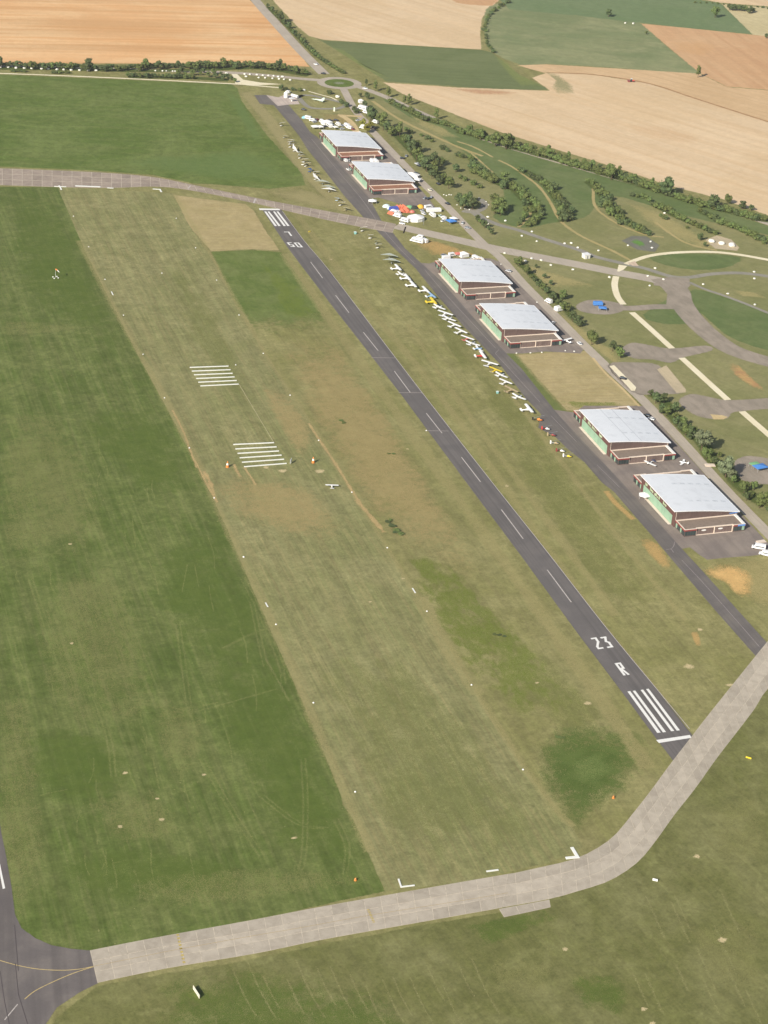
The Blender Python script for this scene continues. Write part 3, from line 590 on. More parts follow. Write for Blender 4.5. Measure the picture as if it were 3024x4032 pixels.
pad('old_hardstand', [T7(*q) for q in ((330, 1330), (420, 1262), (560, 1275), (780, 1312), (1100, 1285), (1150, 1330), (900, 1390), (780, 1440), (620, 1410), (450, 1400))])
pad('old_hardstand', [T1(*q) for q in ((1020, 390), (1250, 368), (1440, 392), (1560, 530), (1640, 615), (1400, 625), (1235, 612))])
pad('old_hardstand', [T0(*q) for q in ((545, 730), (690, 640), (880, 665), (1160, 715), (1659, 690), (1900, 690), (1900, 850), (1659, 825), (1350, 850), (1210, 870), (1150, 940), (960, 950), (720, 885))])
pad('old_hardstand', [T0(*q) for q in ((1240, 1500), (1300, 1440), (1420, 1410), (1659, 1440), (1900, 1500), (1900, 1750), (1659, 1765), (1450, 1740), (1290, 1680))])
patch('gravel_patch', [T0(*q) for q in ((940, 890), (1100, 905), (1160, 925), (1100, 955), (980, 955))], SANDY, 7, .6)
patch('gravel_patch', [T1(*q) for q in ((1035, 398), (1075, 390), (1255, 570), (1245, 600), (1215, 598))], CREAM, 7, .4)
patch('gravel_patch', [T1(*q) for q in ((1425, 425), (1500, 392), (1659, 585), (1659, 612), (1585, 618))], paved_mat('rough_gravel', (206, 190, 160), (190, 176, 150), grain=.14, stain=.4), 7, .7)
ribbon('sandy_verge', [T1(*q) for q in ((900, 330), (1000, 450), (1130, 570), (1280, 725))], 1.6, SANDY, 7, .5)
patch('play_lawn', [T7(*q) for q in ((340, 340), (430, 295), (560, 300), (680, 380), (640, 440), (480, 420))], paved_mat('dark_matting', (132, 130, 118), (120, 120, 108)), 5, 1.2)
patch('play_lawn', [T7(*q) for q in ((400, 345), (470, 318), (540, 350), (560, 385), (500, 395))], blotch_mat('bright_turf', (112, 148, 82), (104, 140, 76), 1.0, 2), 6, 1.0, soft_centre=True)
patch('gravel_patch', [T7(*q) for q in ((1090, 330), (1200, 290), (1330, 330), (1400, 400), (1380, 430), (1180, 410))], paved_mat('rough_gravel', (206, 190, 160), (190, 176, 150)), 5, 1.0)
TL = tile(1300, 700, 2000)
ribbon('park_loop', [TL(*q) for q in ((1230, 310), (1330, 320), (1420, 290), (1440, 240), (1400, 200))], 5.0, GREYR, 7, .4)
# asphalt apron of the big runway, bottom left
T9 = tile(0, 3100, 1000)
BIGA = paved_mat('big_runway_asphalt', (116, 110, 108), (132, 125, 120), rot=math.radians(6), streak=(4, 120), sw=.6, grain=.06, stain=.2)
patch('big_runway', [T9(*q) for q in ((-40, 0), (0, 250), (40, 450), (75, 650), (98, 830), (140, 920), (230, 985), (330, 1030), (450, 1053), (590, 1067), (640, 1280), (520, 1340), (370, 1440), (300, 1546), (200, 1800), (-900, 1900), (-900, 0))], BIGA, 5, .3)

# ------------------------------------------------------------------ painted markings (parts of the pavements)
WHITE = flat_mat('white_road_paint', (248, 246, 240), .8, .1, .06, 1.0)
DIRTW = flat_mat('worn_white_paint', (206, 198, 192), .9, .1, .15, 1.0)
FADEDW = flat_mat('faded_white_paint', (160, 150, 148), .9, .1, .2, 1.0)
YELLOW = flat_mat('faded_yellow_paint', (212, 190, 138), .9, .1, .2, 1.0)
ZM = .065
def quad_mark(name, pts, mat, parent, z=ZM):
    P = [(p[0], p[1], z) for p in pts]
    a = sum(P[i-1][0]*P[i][1]-P[i][0]*P[i-1][1] for i in range(len(P)))
    return MB().face(P if a > 0 else P[::-1]).build(name, mat, parent)
def line_mark(name, pts, wd, mat, parent, z=ZM, n=1):
    P = smooth_line([(p[0], p[1]) for p in pts], n) if n > 1 else [(p[0], p[1]) for p in pts]
    N = normals(P); b = MB()
    for i in range(len(P)-1):
        b.face([(P[i][0]+N[i][0]*wd/2, P[i][1]+N[i][1]*wd/2, z), (P[i][0]-N[i][0]*wd/2, P[i][1]-N[i][1]*wd/2, z), (P[i+1][0]-N[i+1][0]*wd/2, P[i+1][1]-N[i+1][1]*wd/2, z), (P[i+1][0]+N[i+1][0]*wd/2, P[i+1][1]+N[i+1][1]*wd/2, z)])
    return b.build(name, mat, parent)
for a, b, c, d in ((671, 566, 697, 601), (725, 638, 754, 676), (785, 718, 817, 758), (852, 802, 886, 848), (921, 893, 955, 936), (997, 988, 1038, 1041), (1083, 1101, 1130, 1164), (1182, 1231, 1234, 1301)):
    line_mark('centreline_dash', (D(a, b), D(c, d)), .5, DIRTW, runway)
ZN = tile(2100, 2100, 3024); ZF = tile(200, 600, 1300)
quad_mark('threshold_bar', [ZN(*q) for q in ((868, 1462), (1106, 1426), (1118, 1446), (888, 1483))], WHITE, runway)
quad_mark('threshold_bar', [ZF(*q) for q in ((1236, 333), (1358, 335), (1362, 344), (1240, 343))], WHITE, runway)
for x0, y0, x1, y1, wd in ((665, 1119, 876, 1412, 24), (702, 1115, 916, 1408, 22), (758, 1108, 974, 1400, 22), (797, 1102, 1014, 1396, 22)):
    quad_mark('threshold_stripe', [ZN(*q) for q in ((x0, y0), (x0+wd-4, y0-3), (x1+wd, y1-3), (x1, y1))], WHITE, runway)
for x0, x1 in ((1268, 1330), (1287, 1352), (1320, 1383), (1340, 1405)):
    quad_mark('threshold_stripe', [ZF(*q) for q in ((x0, 352), (x0+11, 351), (x1+13, 437), (x1, 438))], WHITE, runway)
line_mark('edge_line', [S(1112, 832), S(1195, 945), S(1300, 1070), S(1555, 1406), S(1700, 1595), S(1950, 1915), S(2160, 2180), S(2379, 2462), S(2574, 2699), S(2715, 2870)], .28, DIRTW, runway, n=4)
for pts in (((1300, 88), (1445, 90)), ((1462, 296), (1600, 297)), ((1620, 522), (1760, 524))):
    line_mark('crack_seal', [tile(600, 1350, 1700)(*q) for q in pts], .6, flat_mat('pale_seal', (164, 154, 148)), runway)
# figures, drawn on a pixel frame: each stroke a quad; 23 R near, 05 L far (turned the other way)
def glyph(strokes, org, ux, uy, wd, name):
    # strokes in a 0..1 x 0..1 box; ux, uy: full width and height as vectors on the runway
    b = MB(); k = 0
    for s in strokes:
        k += 1
        P = [Vector(org)+Vector(ux)*x+Vector(uy)*y for x, y in s]
        for i in range(len(P)-1):
            d = (P[i+1]-P[i]); d.z = 0; d.normalize(); n = Vector((-d.y, d.x, 0))*wd/2; e = d*wd/2
            z = ZM+.0006*(k*6+i)
            q = [P[i]-e+n, P[i]-e-n, P[i+1]+e-n, P[i+1]+e+n]
            b.face([(v.x, v.y, z) for v in q])
    return b.build(name, WHITE, runway)
GL = {'2': [[(0, 1), (1, 1), (1, .62), (0, .2), (0, 0), (1, 0)]], '3': [[(0, 1), (1, 1), (.45, .58), (1, .45), (1, 0), (0, 0)]], 'R': [[(0, 0), (0, 1), (1, 1), (1, .55), (0, .55)], [(.35, .55), (1, 0)]],
      '0': [[(0, 0), (0, 1), (1, 1), (1, 0), (0, 0)]], '5': [[(1, 1), (0, 1), (0, .55), (1, .55), (1, 0), (0, 0)]], 'L': [[(0, 1), (0, 0), (1, 0)]]}
def put_glyph(ch, tl, tr, bl, wd):          # top-left, top-right and bottom-left corners as read
    ux = tr-tl; uy = tl-bl
    glyph(GL[ch], bl, ux, uy, wd, 'painted_figure_'+{'2': 'two', '3': 'three', 'R': 'R', '0': 'zero', '5': 'five', 'L': 'L'}[ch])
put_glyph('2', ZN(415, 745), ZN(440, 741), ZN(462, 815), 1.08)
put_glyph('3', ZN(482, 739), ZN(508, 735), ZN(530, 806), 1.08)
put_glyph('R', ZN(585, 923), ZN(612, 919), ZN(642, 1000), 1.08)
# far figures read from the other end: their top points towards the camera
put_glyph('0', ZF(1492, 562), ZF(1470, 562), ZF(1470, 538), 1.08)
put_glyph('5', ZF(1446, 560), ZF(1428, 560), ZF(1425, 537), 1.08)
put_glyph('L', ZF(1428, 495), ZF(1406, 495), ZF(1412, 473), 1.08)
# taxiway lines
taxi_o = [o for o in bpy.data.objects if o.name == 'taxiway'][0]
TB = tile(1650, 900, 2350)
for pts in ([S(1227, 548), S(1320, 660), S(1418, 776)], [S(1418, 776), S(1450, 820), S(1500, 895)], [S(1500, 895), S(1570, 975), S(1635, 1040)], [S(1672, 1062), S(1760, 1165), S(1850, 1262), S(1952, 1372)], [S(1950, 1392), S(2040, 1490), S(2126, 1583)], [S(2170, 1638), S(2270, 1740)], [S(2350, 1830), S(2440, 1920)], [S(2685, 2206), S(2800, 2330), S(2991, 2548)]):
    line_mark('taxi_line', pts, .35, FADEDW, taxi_o, n=4)
line_mark('taxi_line', [TB(745, 1130), TB(712, 1165)], .35, FADEDW, taxi_o)
line_mark('taxi_line', [T3(345, 620), T3(330, 680), T3(290, 722), T3(225, 730)], .4, FADEDW, taxi_o, n=3)
line_mark('taxi_line', [T3(300, 725), T3(330, 772)], .4, FADEDW, taxi_o)
big_o = [o for o in bpy.data.objects if o.name == 'big_runway'][0]
quad_mark('edge_strip', [T9(*q) for q in ((0, 500), (12, 560), (34, 660), (18, 665), (-10, 520))], WHITE, big_o)
line_mark('lead_in_line', [T9(*q) for q in ((-40, 1120), (0, 1132), (120, 1165), (250, 1188), (400, 1196), (520, 1188), (612, 1170))], .3, YELLOW, big_o, n=4)
line_mark('lead_in_line', [T9(*q) for q in ((160, 1385), (230, 1330), (350, 1270), (480, 1215), (612, 1172))], .3, YELLOW, big_o, n=4)
line_mark('lead_in_line', [T9(*q) for q in ((30, 1520), (115, 1418))], .35, DIRTW, big_o)
for q in (((100, 1150), (120, 1350), (180, 1546)), ((0, 1200), (30, 1400), (60, 1546)), ((95, 900), (120, 1200))):
    line_mark('pavement_joint', [T9(*p) for p in q], .25, flat_mat('joint_tar', (92, 84, 84)), big_o)

# ------------------------------------------------------------------ concrete taxiway, slab by slab
CONC = NT('concrete_slab')
_p = CONC.pos(); _oi = CONC.n('ShaderNodeObjectInfo')
_c = CONC.mix(CONC.ramp(CONC.noise(_p, 1/5, 5, .65, .5), .35, .68), alb((194, 184, 168)), alb((178, 168, 153)))
_c = CONC.mix(CONC.math('MULTIPLY', CONC.ramp(CONC.noise(_p, 1/1.4, 4, .7, 1.5), .58, .75), .45), _c, alb((144, 134, 124)))
_c = CONC.mix(CONC.math('MULTIPLY', CONC.ramp(CONC.noise(_p, 1/2.4, 4, .7, 1.2), .62, .76), .5), _c, alb((208, 196, 178)))
_h = CONC.n('ShaderNodeHueSaturation'); CONC.l(_c, _h.inputs['Color']); CONC.l(CONC.math('MULTIPLY_ADD', _oi.outputs['Random'], .16, .92), _h.inputs['Value'])
CONC.l(_h.outputs[0], CONC.b.inputs['Base Color']); CONC.b.inputs['Roughness'].default_value = .95; CONC.b.inputs['Specular IOR Level'].default_value = .1
CONC2 = CONC.m.copy(); CONC2.name = 'pale_concrete_slab'
for n_ in CONC2.node_tree.nodes:
    if n_.type == 'MATH' and n_.operation == 'MULTIPLY_ADD' and abs(n_.inputs[2].default_value-.92) < .001: n_.inputs[2].default_value = 1.0
def brown_conc():
    k = NT('weathered_slab'); p = k.pos(); oi = k.n('ShaderNodeObjectInfo')
    c = k.mix(k.ramp(k.noise(p, 1/5, 5, .65, .5), .35, .68), alb((174, 160, 146)), alb((158, 145, 134)))
    c = k.mix(k.math('MULTIPLY', k.ramp(k.noise(p, 1/2, 4, .7, 1.2), .58, .75), .5), c, alb((194, 180, 160)))
    h = k.n('ShaderNodeHueSaturation'); k.l(c, h.inputs['Color']); k.l(k.math('MULTIPLY_ADD', oi.outputs['Random'], .24, .88), h.inputs['Value'])
    k.l(h.outputs[0], k.b.inputs['Base Color']); k.b.inputs['Roughness'].default_value = .95; k.b.inputs['Specular IOR Level'].default_value = .1
    return k.m
WSLAB = brown_conc()
JOINT = flat_mat('joint_filler', (214, 203, 184), 1, 0, .2)
def arc_len(P):
    L = [0]
    for a, b in zip(P, P[1:]): L.append(L[-1]+math.dist(a, b))
    return L
def at_len(P, L, s):
    for i in range(len(P)-1):
        if L[i+1] >= s or i == len(P)-2:
            t = (s-L[i])/max(L[i+1]-L[i], 1e-6)
            return tuple(P[i][j]+(P[i+1][j]-P[i][j])*t for j in (0, 1))
def slab_taxiway(name, left, right, lanes, length, mat, z0=.05, z1=.085, n=6):
    A = smooth_line([(p[0], p[1]) for p in left], n); B = smooth_line([(p[0], p[1]) for p in right], n)
    LA, LB = arc_len(A), arc_len(B); tot = (LA[-1]+LB[-1])/2; rows = max(2, round(tot/length))
    base = MB(); R = []
    for i in range(rows+1):
        R.append((at_len(A, LA, LA[-1]*i/rows), at_len(B, LB, LB[-1]*i/rows)))
    for i in range(rows):
        (a, b), (c, d) = R[i], R[i+1]
        base.face([(*a, z0), (*b, z0), (*d, z0), (*c, z0)])
    root = tag(base.build(name, JOINT), kind='structure')
    g = .13
    for i in range(rows):
        for j in range(lanes):
            def pt(r, t): (a, b) = R[r]; return Vector((a[0]+(b[0]-a[0])*t, a[1]+(b[1]-a[1])*t))
            q = [pt(i, j/lanes), pt(i, (j+1)/lanes), pt(i+1, (j+1)/lanes), pt(i+1, j/lanes)]
            c = sum(q, Vector((0, 0)))/4; q = [c+(v-c)*(1-g/3)+Vector((random.uniform(-.05, .05), random.uniform(-.05, .05))) for v in q]
            b = MB(); zt = z1+random.uniform(-.008, .008)
            b.face([(v.x, v.y, zt) for v in q])
            for k in range(4): u, v = q[k], q[(k+1) % 4]; b.face([(u.x, u.y, z0), (v.x, v.y, z0), (v.x, v.y, zt), (u.x, u.y, zt)])
            b.build('slab', mat if j != 1 or mat is not CONC.m else CONC2, root)
    return root
T10 = tile(900, 3100, 2000); T11 = tile(1900, 2800, 3024)
up = [T9(587, 1066), T9(1000, 985), T9(1659, 865), T10(520, 715), T10(1100, 612), T10(1659, 515), T11(170, 945), T11(350, 905), T11(520, 865), T11(640, 812), T11(760, 730), T11(870, 600), T11(980, 460), T11(1090, 310), T11(1210, 155), T11(1330, 0), ZN(1659, 760), S(3110, 2420)]
lo = [T9(637, 1278), T9(1080, 1185), T9(1659, 1088), T10(560, 905), T10(1150, 800), T10(1600, 720), T11(95, 1145), T11(390, 1092), T11(560, 1045), T11(740, 985), T11(900, 880), T11(1010, 750), T11(1110, 610), T11(1236, 450), T11(1366, 268), T11(1572, 0), ZN(1659, 1099), S(3190, 2560)]
ctw = slab_taxiway('concrete_taxiway', up, lo, 3, 6.0, CONC.m)
slab_taxiway('concrete_lay_by', [T11(95, 1150), T11(240, 1124), T11(388, 1096)], [T11(125, 1198), T11(260, 1170), T11(396, 1140)], 1, 5.5, CONC.m, .03, .05, 2)
slab_taxiway('far_taxiway', SS((-150, 660), (0, 663), (370, 678), (600, 697), (770, 730), (1020, 782), (1280, 830), (1440, 858), (1560, 882)), SS((-150, 727), (0, 729), (240, 737), (440, 740), (620, 735), (770, 753), (1000, 800), (1190, 845), (1390, 888), (1545, 917)), 3, 7.0, WSLAB, .048, .08)
ctl = [T9(612, 1170), T9(900, 1112), T9(1150, 1062), T9(1659, 970), T10(410, 838), T10(830, 762), T10(1350, 680), T10(1659, 628)]
line_mark('taxi_centreline', ctl, .22, flat_mat('pale_yellow_paint', (192, 174, 142), .9, .1, .2, .8), ctw, .11, 4)
YB = flat_mat('holding_yellow', (204, 184, 120), .9, .1, .3, .4)
for a, b in ((T9(1160, 960), T9(1205, 1160)), (T10(828, 725), T10(865, 808))):
    for k in range(9):
        t0, t1 = k/9, (k+.55)/9; u, v = a.lerp(b, t0), a.lerp(b, t1); quad = [(u.x-.5, u.y), (u.x+.45, u.y), (v.x+.5, v.y), (v.x-.4, v.y)]
        quad_mark('holding_mark', quad, YB, ctw, .11)
far_o = [o for o in bpy.data.objects if o.name == 'far_taxiway'][0]
line_mark('holding_bar', [ZF(1216, 275), ZF(1205, 302)], 1.2, DIRTW, far_o, .105)
line_mark('holding_bar', [ZF(830, 198), ZF(815, 215)], .8, DIRTW, far_o, .105)
# ================================================================== hangars
ZB = 0.05                                             # top of the paving the things stand on
ROOF = flat_mat('roof_metal', (.75, .775, .795), .55, .3, .05, 6, raw=True)
ROOFE = flat_mat('roof_edge_trim', (.80, .81, .82), .5, .3, .03, 3, raw=True)
CLAD = flat_mat('brown_cladding', (112, 95, 90), .7, .2, .12, 2.5, objvar=.10)
CLADD = flat_mat('dark_brown_frame', (88, 72, 68), .7, .2, .1, 2)
CLADR = flat_mat('reddish_brown_frame', (112, 84, 78), .7, .2, .12, 2)
DOORG = flat_mat('mint_door', (158, 188, 163), .5, .3, .06, 3, objvar=.07)
DOORG2 = flat_mat('mint_glazing', (196, 212, 176), .3, .5, .12, .8, objvar=.16)
GLASS = flat_mat('dark_glass', (62, 74, 74), .15, .6, .1, 2, objvar=.25)
COPE = flat_mat('cream_coping', (238, 222, 205), .7, .2, .05, 2)
COPEW = flat_mat('white_coping', (248, 246, 240), .7, .2, .04, 2)
REDT = flat_mat('red_fascia', (150, 78, 74), .6, .2, .08, 2)
AROOF = flat_mat('brown_gravel_roof', (148, 134, 122), .95, .05, .12, 1.6)
AROOFR = flat_mat('rust_gravel_roof', (164, 124, 104), .95, .05, .14, 1.6)
SKYL = flat_mat('grey_skylight', (.66, .69, .71), .4, .4, .18, .9, raw=True, objvar=.06)
SEAM = flat_mat('roof_seam_grey', (.5, .53, .56), .6, .3, .05, 2, raw=True)
BLUEP = flat_mat('blue_panel', (120, 160, 220), .5, .3, .05, 2)
BAY = flat_mat('brown_bay_door', (128, 112, 106), .7, .2, .12, 1.5, objvar=.12)
HW, HL = 34.4, 39.8
def roof_z(x):
    t = (x+.9)/36.1; return 9.0 + (5.35-9.0)*t + .5*4*t*(1-t)
def annex(root, sg, y0, rust, extras):
    """low annex along a gable; sg = -1 in front of the near gable, +1 behind the far one"""
    Y = lambda d: y0+sg*d
    def bx(b, x0, x1, d0, d1, z0, z1): a, c = sorted((Y(d0), Y(d1))); return b.box(x0, x1, a, c, z0, z1)
    a = MB(); bx(a, .7, 6.9, .05, 10.4, 0, 3.4); bx(a, 6.9, 27.1, .05, 9.7, 0, 3.4); bx(a, 27.1, 33.4, .05, 10.4, 0, 3.4)
    an = a.build('annex', CLAD, root)
    r = MB(); bx(r, 1.2, 32.5, .1, 9.4, 3.4, 3.46); r.build('annex_roof', AROOFR if rust else AROOF, an)
    for x0, x1, d0, d1, mt, nm in ((.5, 1.15, .06, 10.6, COPE, 'coping'), (32.2, 33.6, .06, 10.6, COPEW, 'coping'), (1.15, 7.1, 9.95, 10.6, COPE, 'coping'), (7.1, 27.0, 9.3, 9.9, COPE, 'coping'), (27.0, 32.2, 9.95, 10.6, COPE, 'coping'), (1.15, 32.2, .06, .45, COPE, 'coping')):
        b = MB(); bx(b, x0, x1, d0, d1, 3.41, 3.92); b.build(nm, mt, an)
    for x0, x1, d0, d1 in ((.44, .5, .1, 10.66), (.5, 7.0, 10.6, 10.66), (27.1, 33.6, 10.6, 10.66)):
        b = MB(); bx(b, x0, x1, d0, d1, 3.0, 3.78); b.build('red_trim', REDT, an)
    # corner glazing
    for i in range(4):
        b = MB(); bx(b, 1.0+i*1.45, 2.3+i*1.45, 10.38, 10.46, .5, 2.8); b.build('window', GLASS, an)
        b = MB(); bx(b, 27.5+i*1.45, 28.8+i*1.45, 10.38, 10.46, .5, 2.8); b.build('window', GLASS if i < 3 else DOORG, an)
    for i in range(6):
        b = MB(); bx(b, .62, .72, .8+i*1.6, 2.2+i*1.6, .4, 2.8); b.build('window', GLASS if i % 3 else DOORG, an)
    # bays
    for x in (6.95, 16.8, 26.7):
        b = MB(); bx(b, x, x+.45, 9.6, 10.1, 0, 3.95); b.build('pillar', COPE, an)
    for k in range(2):
        for i in range(5):
            x = 7.6+k*9.85+i*1.8
            b = MB(); bx(b, x, x+1.7, 9.66, 9.76+.04*(i % 2), .25, 3.0); b.build('bay_door', BAY, an)
    b = MB(); bx(b, 7.4, 26.7, 9.8, 10.3, 0, .22); b.build('kerb', COPE, an)
    if extras and sg < 0:
        for x in (11.3, 20.3):
            b = MB(); b.loft([[(x+1.3*math.cos(t), Y(9.9)-.06*q, 2.35+.42*math.sin(t)) for t in [i*math.pi/8 for i in range(16)]] for q in (0, 1)]); b.build('oval_sign', COPEW, an)
        b = MB(); bx(b, 29.3, 33.3, 10.67, 10.75, 3.0, 3.9); b.build('sign_board', BLUEP, an)
    return an
def hangar(X0, Y0, label, rust=False, seams=False, extras=False):
    root = empty('hangar', (X0+.9, Y0+.4, 0), 0, label, 'hangar', 'hangars along the apron')
    # roof: slightly bowed sheet falling to the back
    xs = [-.9+36.1*i/12 for i in range(13)]
    r = MB(); top = []
    prof = [(x, roof_z(x)) for x in xs]
    r.loft([[(x, y, z) for x, z in prof] + [(x, y, z-.28) for x, z in prof[::-1]] for y in (-.4, HL+.4)])
    ro = r.build('roof', ROOF, root)
    for x0, zz, nm in ((-.98, roof_z(-.9), 0), (35.16, roof_z(35.2), 1)):
        MB().box(x0, x0+.12, -.45, HL+.45, zz-.4, zz+.06).build('edge_trim', ROOFE, ro)
    for y in (-.52, HL+.4):
        b = MB(); b.loft([[(x, yy, z+.05) for x, z in prof] + [(x, yy, z-.34) for x, z in prof[::-1]] for yy in (y, y+.12)]); b.build('edge_trim', ROOFE, ro)
    for yy in (HL*.26, HL*.74):
        for i in range(5):
            x0, x1 = 11.5+i*4.6, 14.3+i*4.6
            b = MB(); b.face([(x0, yy-.8, roof_z(x0)+.03), (x1, yy-.8, roof_z(x1)+.03), (x1, yy+.8, roof_z(x1)+.03), (x0, yy+.8, roof_z(x0)+.03)]); b.build('skylight', SKYL, ro)
    for i in range(1, 5):
        y = HL*i/5; w_ = .04
        b = MB()
        for k in range(12): b.face([(xs[k], y-w_, roof_z(xs[k])+.015), (xs[k+1], y-w_, roof_z(xs[k+1])+.015), (xs[k+1], y+w_, roof_z(xs[k+1])+.015), (xs[k], y+w_, roof_z(xs[k])+.015)])
        b.build('roof_rib', ROOF, ro)
    if seams:
        for xx in (11.3, 18.2):
            b = MB(); z0 = roof_z(xx-.14)+.045; z1 = roof_z(xx+.14)+.045
            b.face([(xx-.14, -.3, z0), (xx+.14, -.3, z1), (xx+.14, HL+.3, z1), (xx-.14, HL+.3, z0)]); b.build('roof_seam', SEAM, ro)
    # gables, panel by panel
    for y, sg in ((0, -1), (HL, 1)):
        for i in range(8):
            x0, x1 = HW*i/8+.03, HW*(i+1)/8-.03; d = .16+random.uniform(0, .03)
            f0, f1 = sorted((y, y-sg*d))
            b = MB(); b.loft([[(x0, yy, 0), (x1, yy, 0), (x1, yy, roof_z(x1)-.3), (x0, yy, roof_z(x0)-.3)] for yy in (f0, f1)]); b.build('wall_panel', CLAD, root)
        for x in (.5, HW-.9):
            yy = y+sg*.08
            MB().tube((x, yy, 3.9), (x, yy, roof_z(x)-.35), .09, k=6).build('downpipe', COPE, root)
    # back wall
    for i in range(8):
        y0, y1 = HL*i/8+.03, HL*(i+1)/8-.03
        MB().box(HW-.2, HW, y0, y1, 0, roof_z(HW)-.3).build('wall_panel', CLAD, root)
    # front: portal frame, sliding doors, glazing band
    fr = MB().box(.0, .3, .2, 3.0, 0, 8.6).box(.0, .3, HL-2.6, HL-.2, 0, 8.6).box(.0, .3, 3.0, HL-2.6, 7.3, 8.6).box(.0, .25, 3.0, HL-2.6, 5.0, 5.35).build('portal_frame', CLADR, root)
    n = 8; L = (HL-5.6)/n
    for i in range(n):
        MB().box(.02+.07*(i % 2), .12+.07*(i % 2), 3.0+i*L+.03, 3.0+(i+1)*L-.03, .05, 4.98).build('door_panel', DOORG, root)
    # ragged glazing: clusters of pale panes of uneven height over two thirds of the front
    Rg = random.Random(int(X0*10+Y0))
    for y_, n_ in ((HL-5.4, 2), (HL-11.2, 3), (HL-16.6, 3), (HL-21.4, 1), (HL-26.6, 3)):
        for i in range(n_):
            yy = y_-i*1.35; z0 = 5.42+Rg.uniform(0, .35); z1 = 6.6+Rg.uniform(-.2, .75)
            MB().prism([(.0, yy), (.2, yy), (.2, yy+1.15), (.0, yy+1.15)], z0, z1).build('window', DOORG2, root)
    MB().box(.06, .15, 3.0, HL-2.6, 5.36, 7.29).build('backing_wall', CLADR, root)
    MB().box(-1.6, -.05, 3.0, HL-2.6, 0, .14).build('door_rail', COPE, root)
    annex(root, -1, 0, rust, extras); annex(root, 1, HL, rust, extras)
    if extras: MB().box(29.6, 34.0, -.36, -.3, roof_z(30)-1.55, roof_z(34)-.45).build('sign_board', BLUEP, root)
    return root
hangar(78.6, 765.4, 'hangar with rust coloured annex roof beside the white vans and marquees near the roundabout', rust=True)
hangar(79.3, 686.6, 'hangar with rust coloured annex roof next to the camp of orange tents', rust=True)
hangar(77.0, 482.2, 'hangar next to the taxiway crossing, with red and white tents behind its gable')
hangar(76.7, 404.0, 'hangar facing the dry grass plot, light aircraft parked at its back corner')
hangar(77.5, 247.3, 'hangar with two dark seams along its pale roof', seams=True)
hangar(77.9, 167.6, 'hangar with a blue panel under its roof edge and two oval signs', extras=True)

# ================================================================== trees
def leaf_mat(name, c0, c1):
    k = NT(name); tc = k.n('ShaderNodeTexCoord'); oi = k.n('ShaderNodeObjectInfo')
    f = k.ramp(k.noise(tc.outputs['Object'], 1.1, 4, .7), .3, .7)
    c = k.mix(f, alb(c0), alb(c1)); h = k.n('ShaderNodeHueSaturation'); k.l(c, h.inputs['Color'])
    k.l(k.math('MULTIPLY_ADD', oi.outputs['Random'], .35, .82), h.inputs['Value']); k.l(k.math('MULTIPLY_ADD', oi.outputs['Random'], .035, .485), h.inputs['Hue'])
    k.l(h.outputs[0], k.b.inputs['Base Color']); k.b.inputs['Roughness'].default_value = .8; k.b.inputs['Specular IOR Level'].default_value = .15
    try: k.b.inputs['Subsurface Weight'].default_value = 0
    except Exception: pass
    return k.m
LEAF = {'green': leaf_mat('green_foliage', (92, 105, 62), (118, 127, 78)), 'dark': leaf_mat('dark_foliage', (78, 91, 60), (102, 112, 74)), 'grey': leaf_mat('grey_green_foliage', (106, 114, 86), (124, 130, 100)), 'yellow': leaf_mat('yellow_green_foliage', (138, 136, 70), (120, 124, 64)), 'shrub': leaf_mat('shrub_foliage', (96, 110, 65), (114, 122, 75))}
BARK = flat_mat('bark', (104, 90, 74), .9, .1, .15, .4)
def crown_mesh(seed, rx, rz, clumps, leaves, narrow=0.0, low=False):
    """unit-size crown (radius ~1, height ~2 rz) of leaf clumps around a lumpy core; its bottom at z = 0"""
    R = random.Random(seed); V = []; F = []
    C = []
    for i in range(clumps):
        a = R.uniform(0, 2*math.pi); h = R.uniform(-.8, .9); rr = math.sqrt(max(0, 1-h*h*.85))*R.uniform(.25, .8)*(1-narrow*max(h, 0))
        C.append((rr*rx*math.cos(a), rr*rx*math.sin(a), rz*(1+h*.72), R.uniform(.26, .46)))
    for cx, cy, cz, cr in C:
        # lumpy core of the clump
        n = len(V); k, rg = 7, 4
        for q in range(rg+1):
            ph = -math.pi/2+math.pi*q/rg
            for i in range(k):
                th = 2*math.pi*i/k; s = cr*R.uniform(.72, 1.08)
                V.append((cx+s*math.cos(ph)*math.cos(th), cy+s*math.cos(ph)*math.sin(th), max(.02, cz+s*math.sin(ph)*(.85 if not low else .7))))
        for q in range(rg):
            for i in range(k): j = (i+1) % k; F.append((n+q*k+i, n+q*k+j, n+(q+1)*k+j, n+(q+1)*k+i))
        for _ in range(leaves):
            u = R.uniform(-1, 1); th = R.uniform(0, 2*math.pi); s = cr*R.uniform(.85, 1.35); w_ = math.sqrt(1-u*u)
            p = Vector((cx+s*w_*math.cos(th), cy+s*w_*math.sin(th), max(.03, cz+s*u*.9)))
            d = Vector((R.gauss(0, 1), R.gauss(0, 1), R.gauss(0, 1))).normalized(); e = d.orthogonal().normalized(); sz = R.uniform(.055, .12)
            e2 = d.cross(e); n = len(V)
            V += [tuple(p+e*sz), tuple(p+e2*sz*.8), tuple(p-e*sz), tuple(p-e2*sz*.8)]; F.append((n, n+1, n+2, n+3))
    me = bpy.data.meshes.new('crown'); me.from_pydata(V, [], F); me.update(); return me
def trunk_mesh(seed, h, r=.07):
    R = random.Random(seed); b = MB()
    b.tube((0, 0, 0), (R.uniform(-.04, .04), R.uniform(-.04, .04), h), r, r*.6, 7)
    for i in range(4):
        a = i*math.pi/2+R.uniform(-.4, .4); z = h*R.uniform(.6, .95)
        b.tube((0, 0, z), (.45*math.cos(a), .45*math.sin(a), z+.4), r*.5, r*.2, 5)
    return b.mesh('trunk')
PROTO = {}
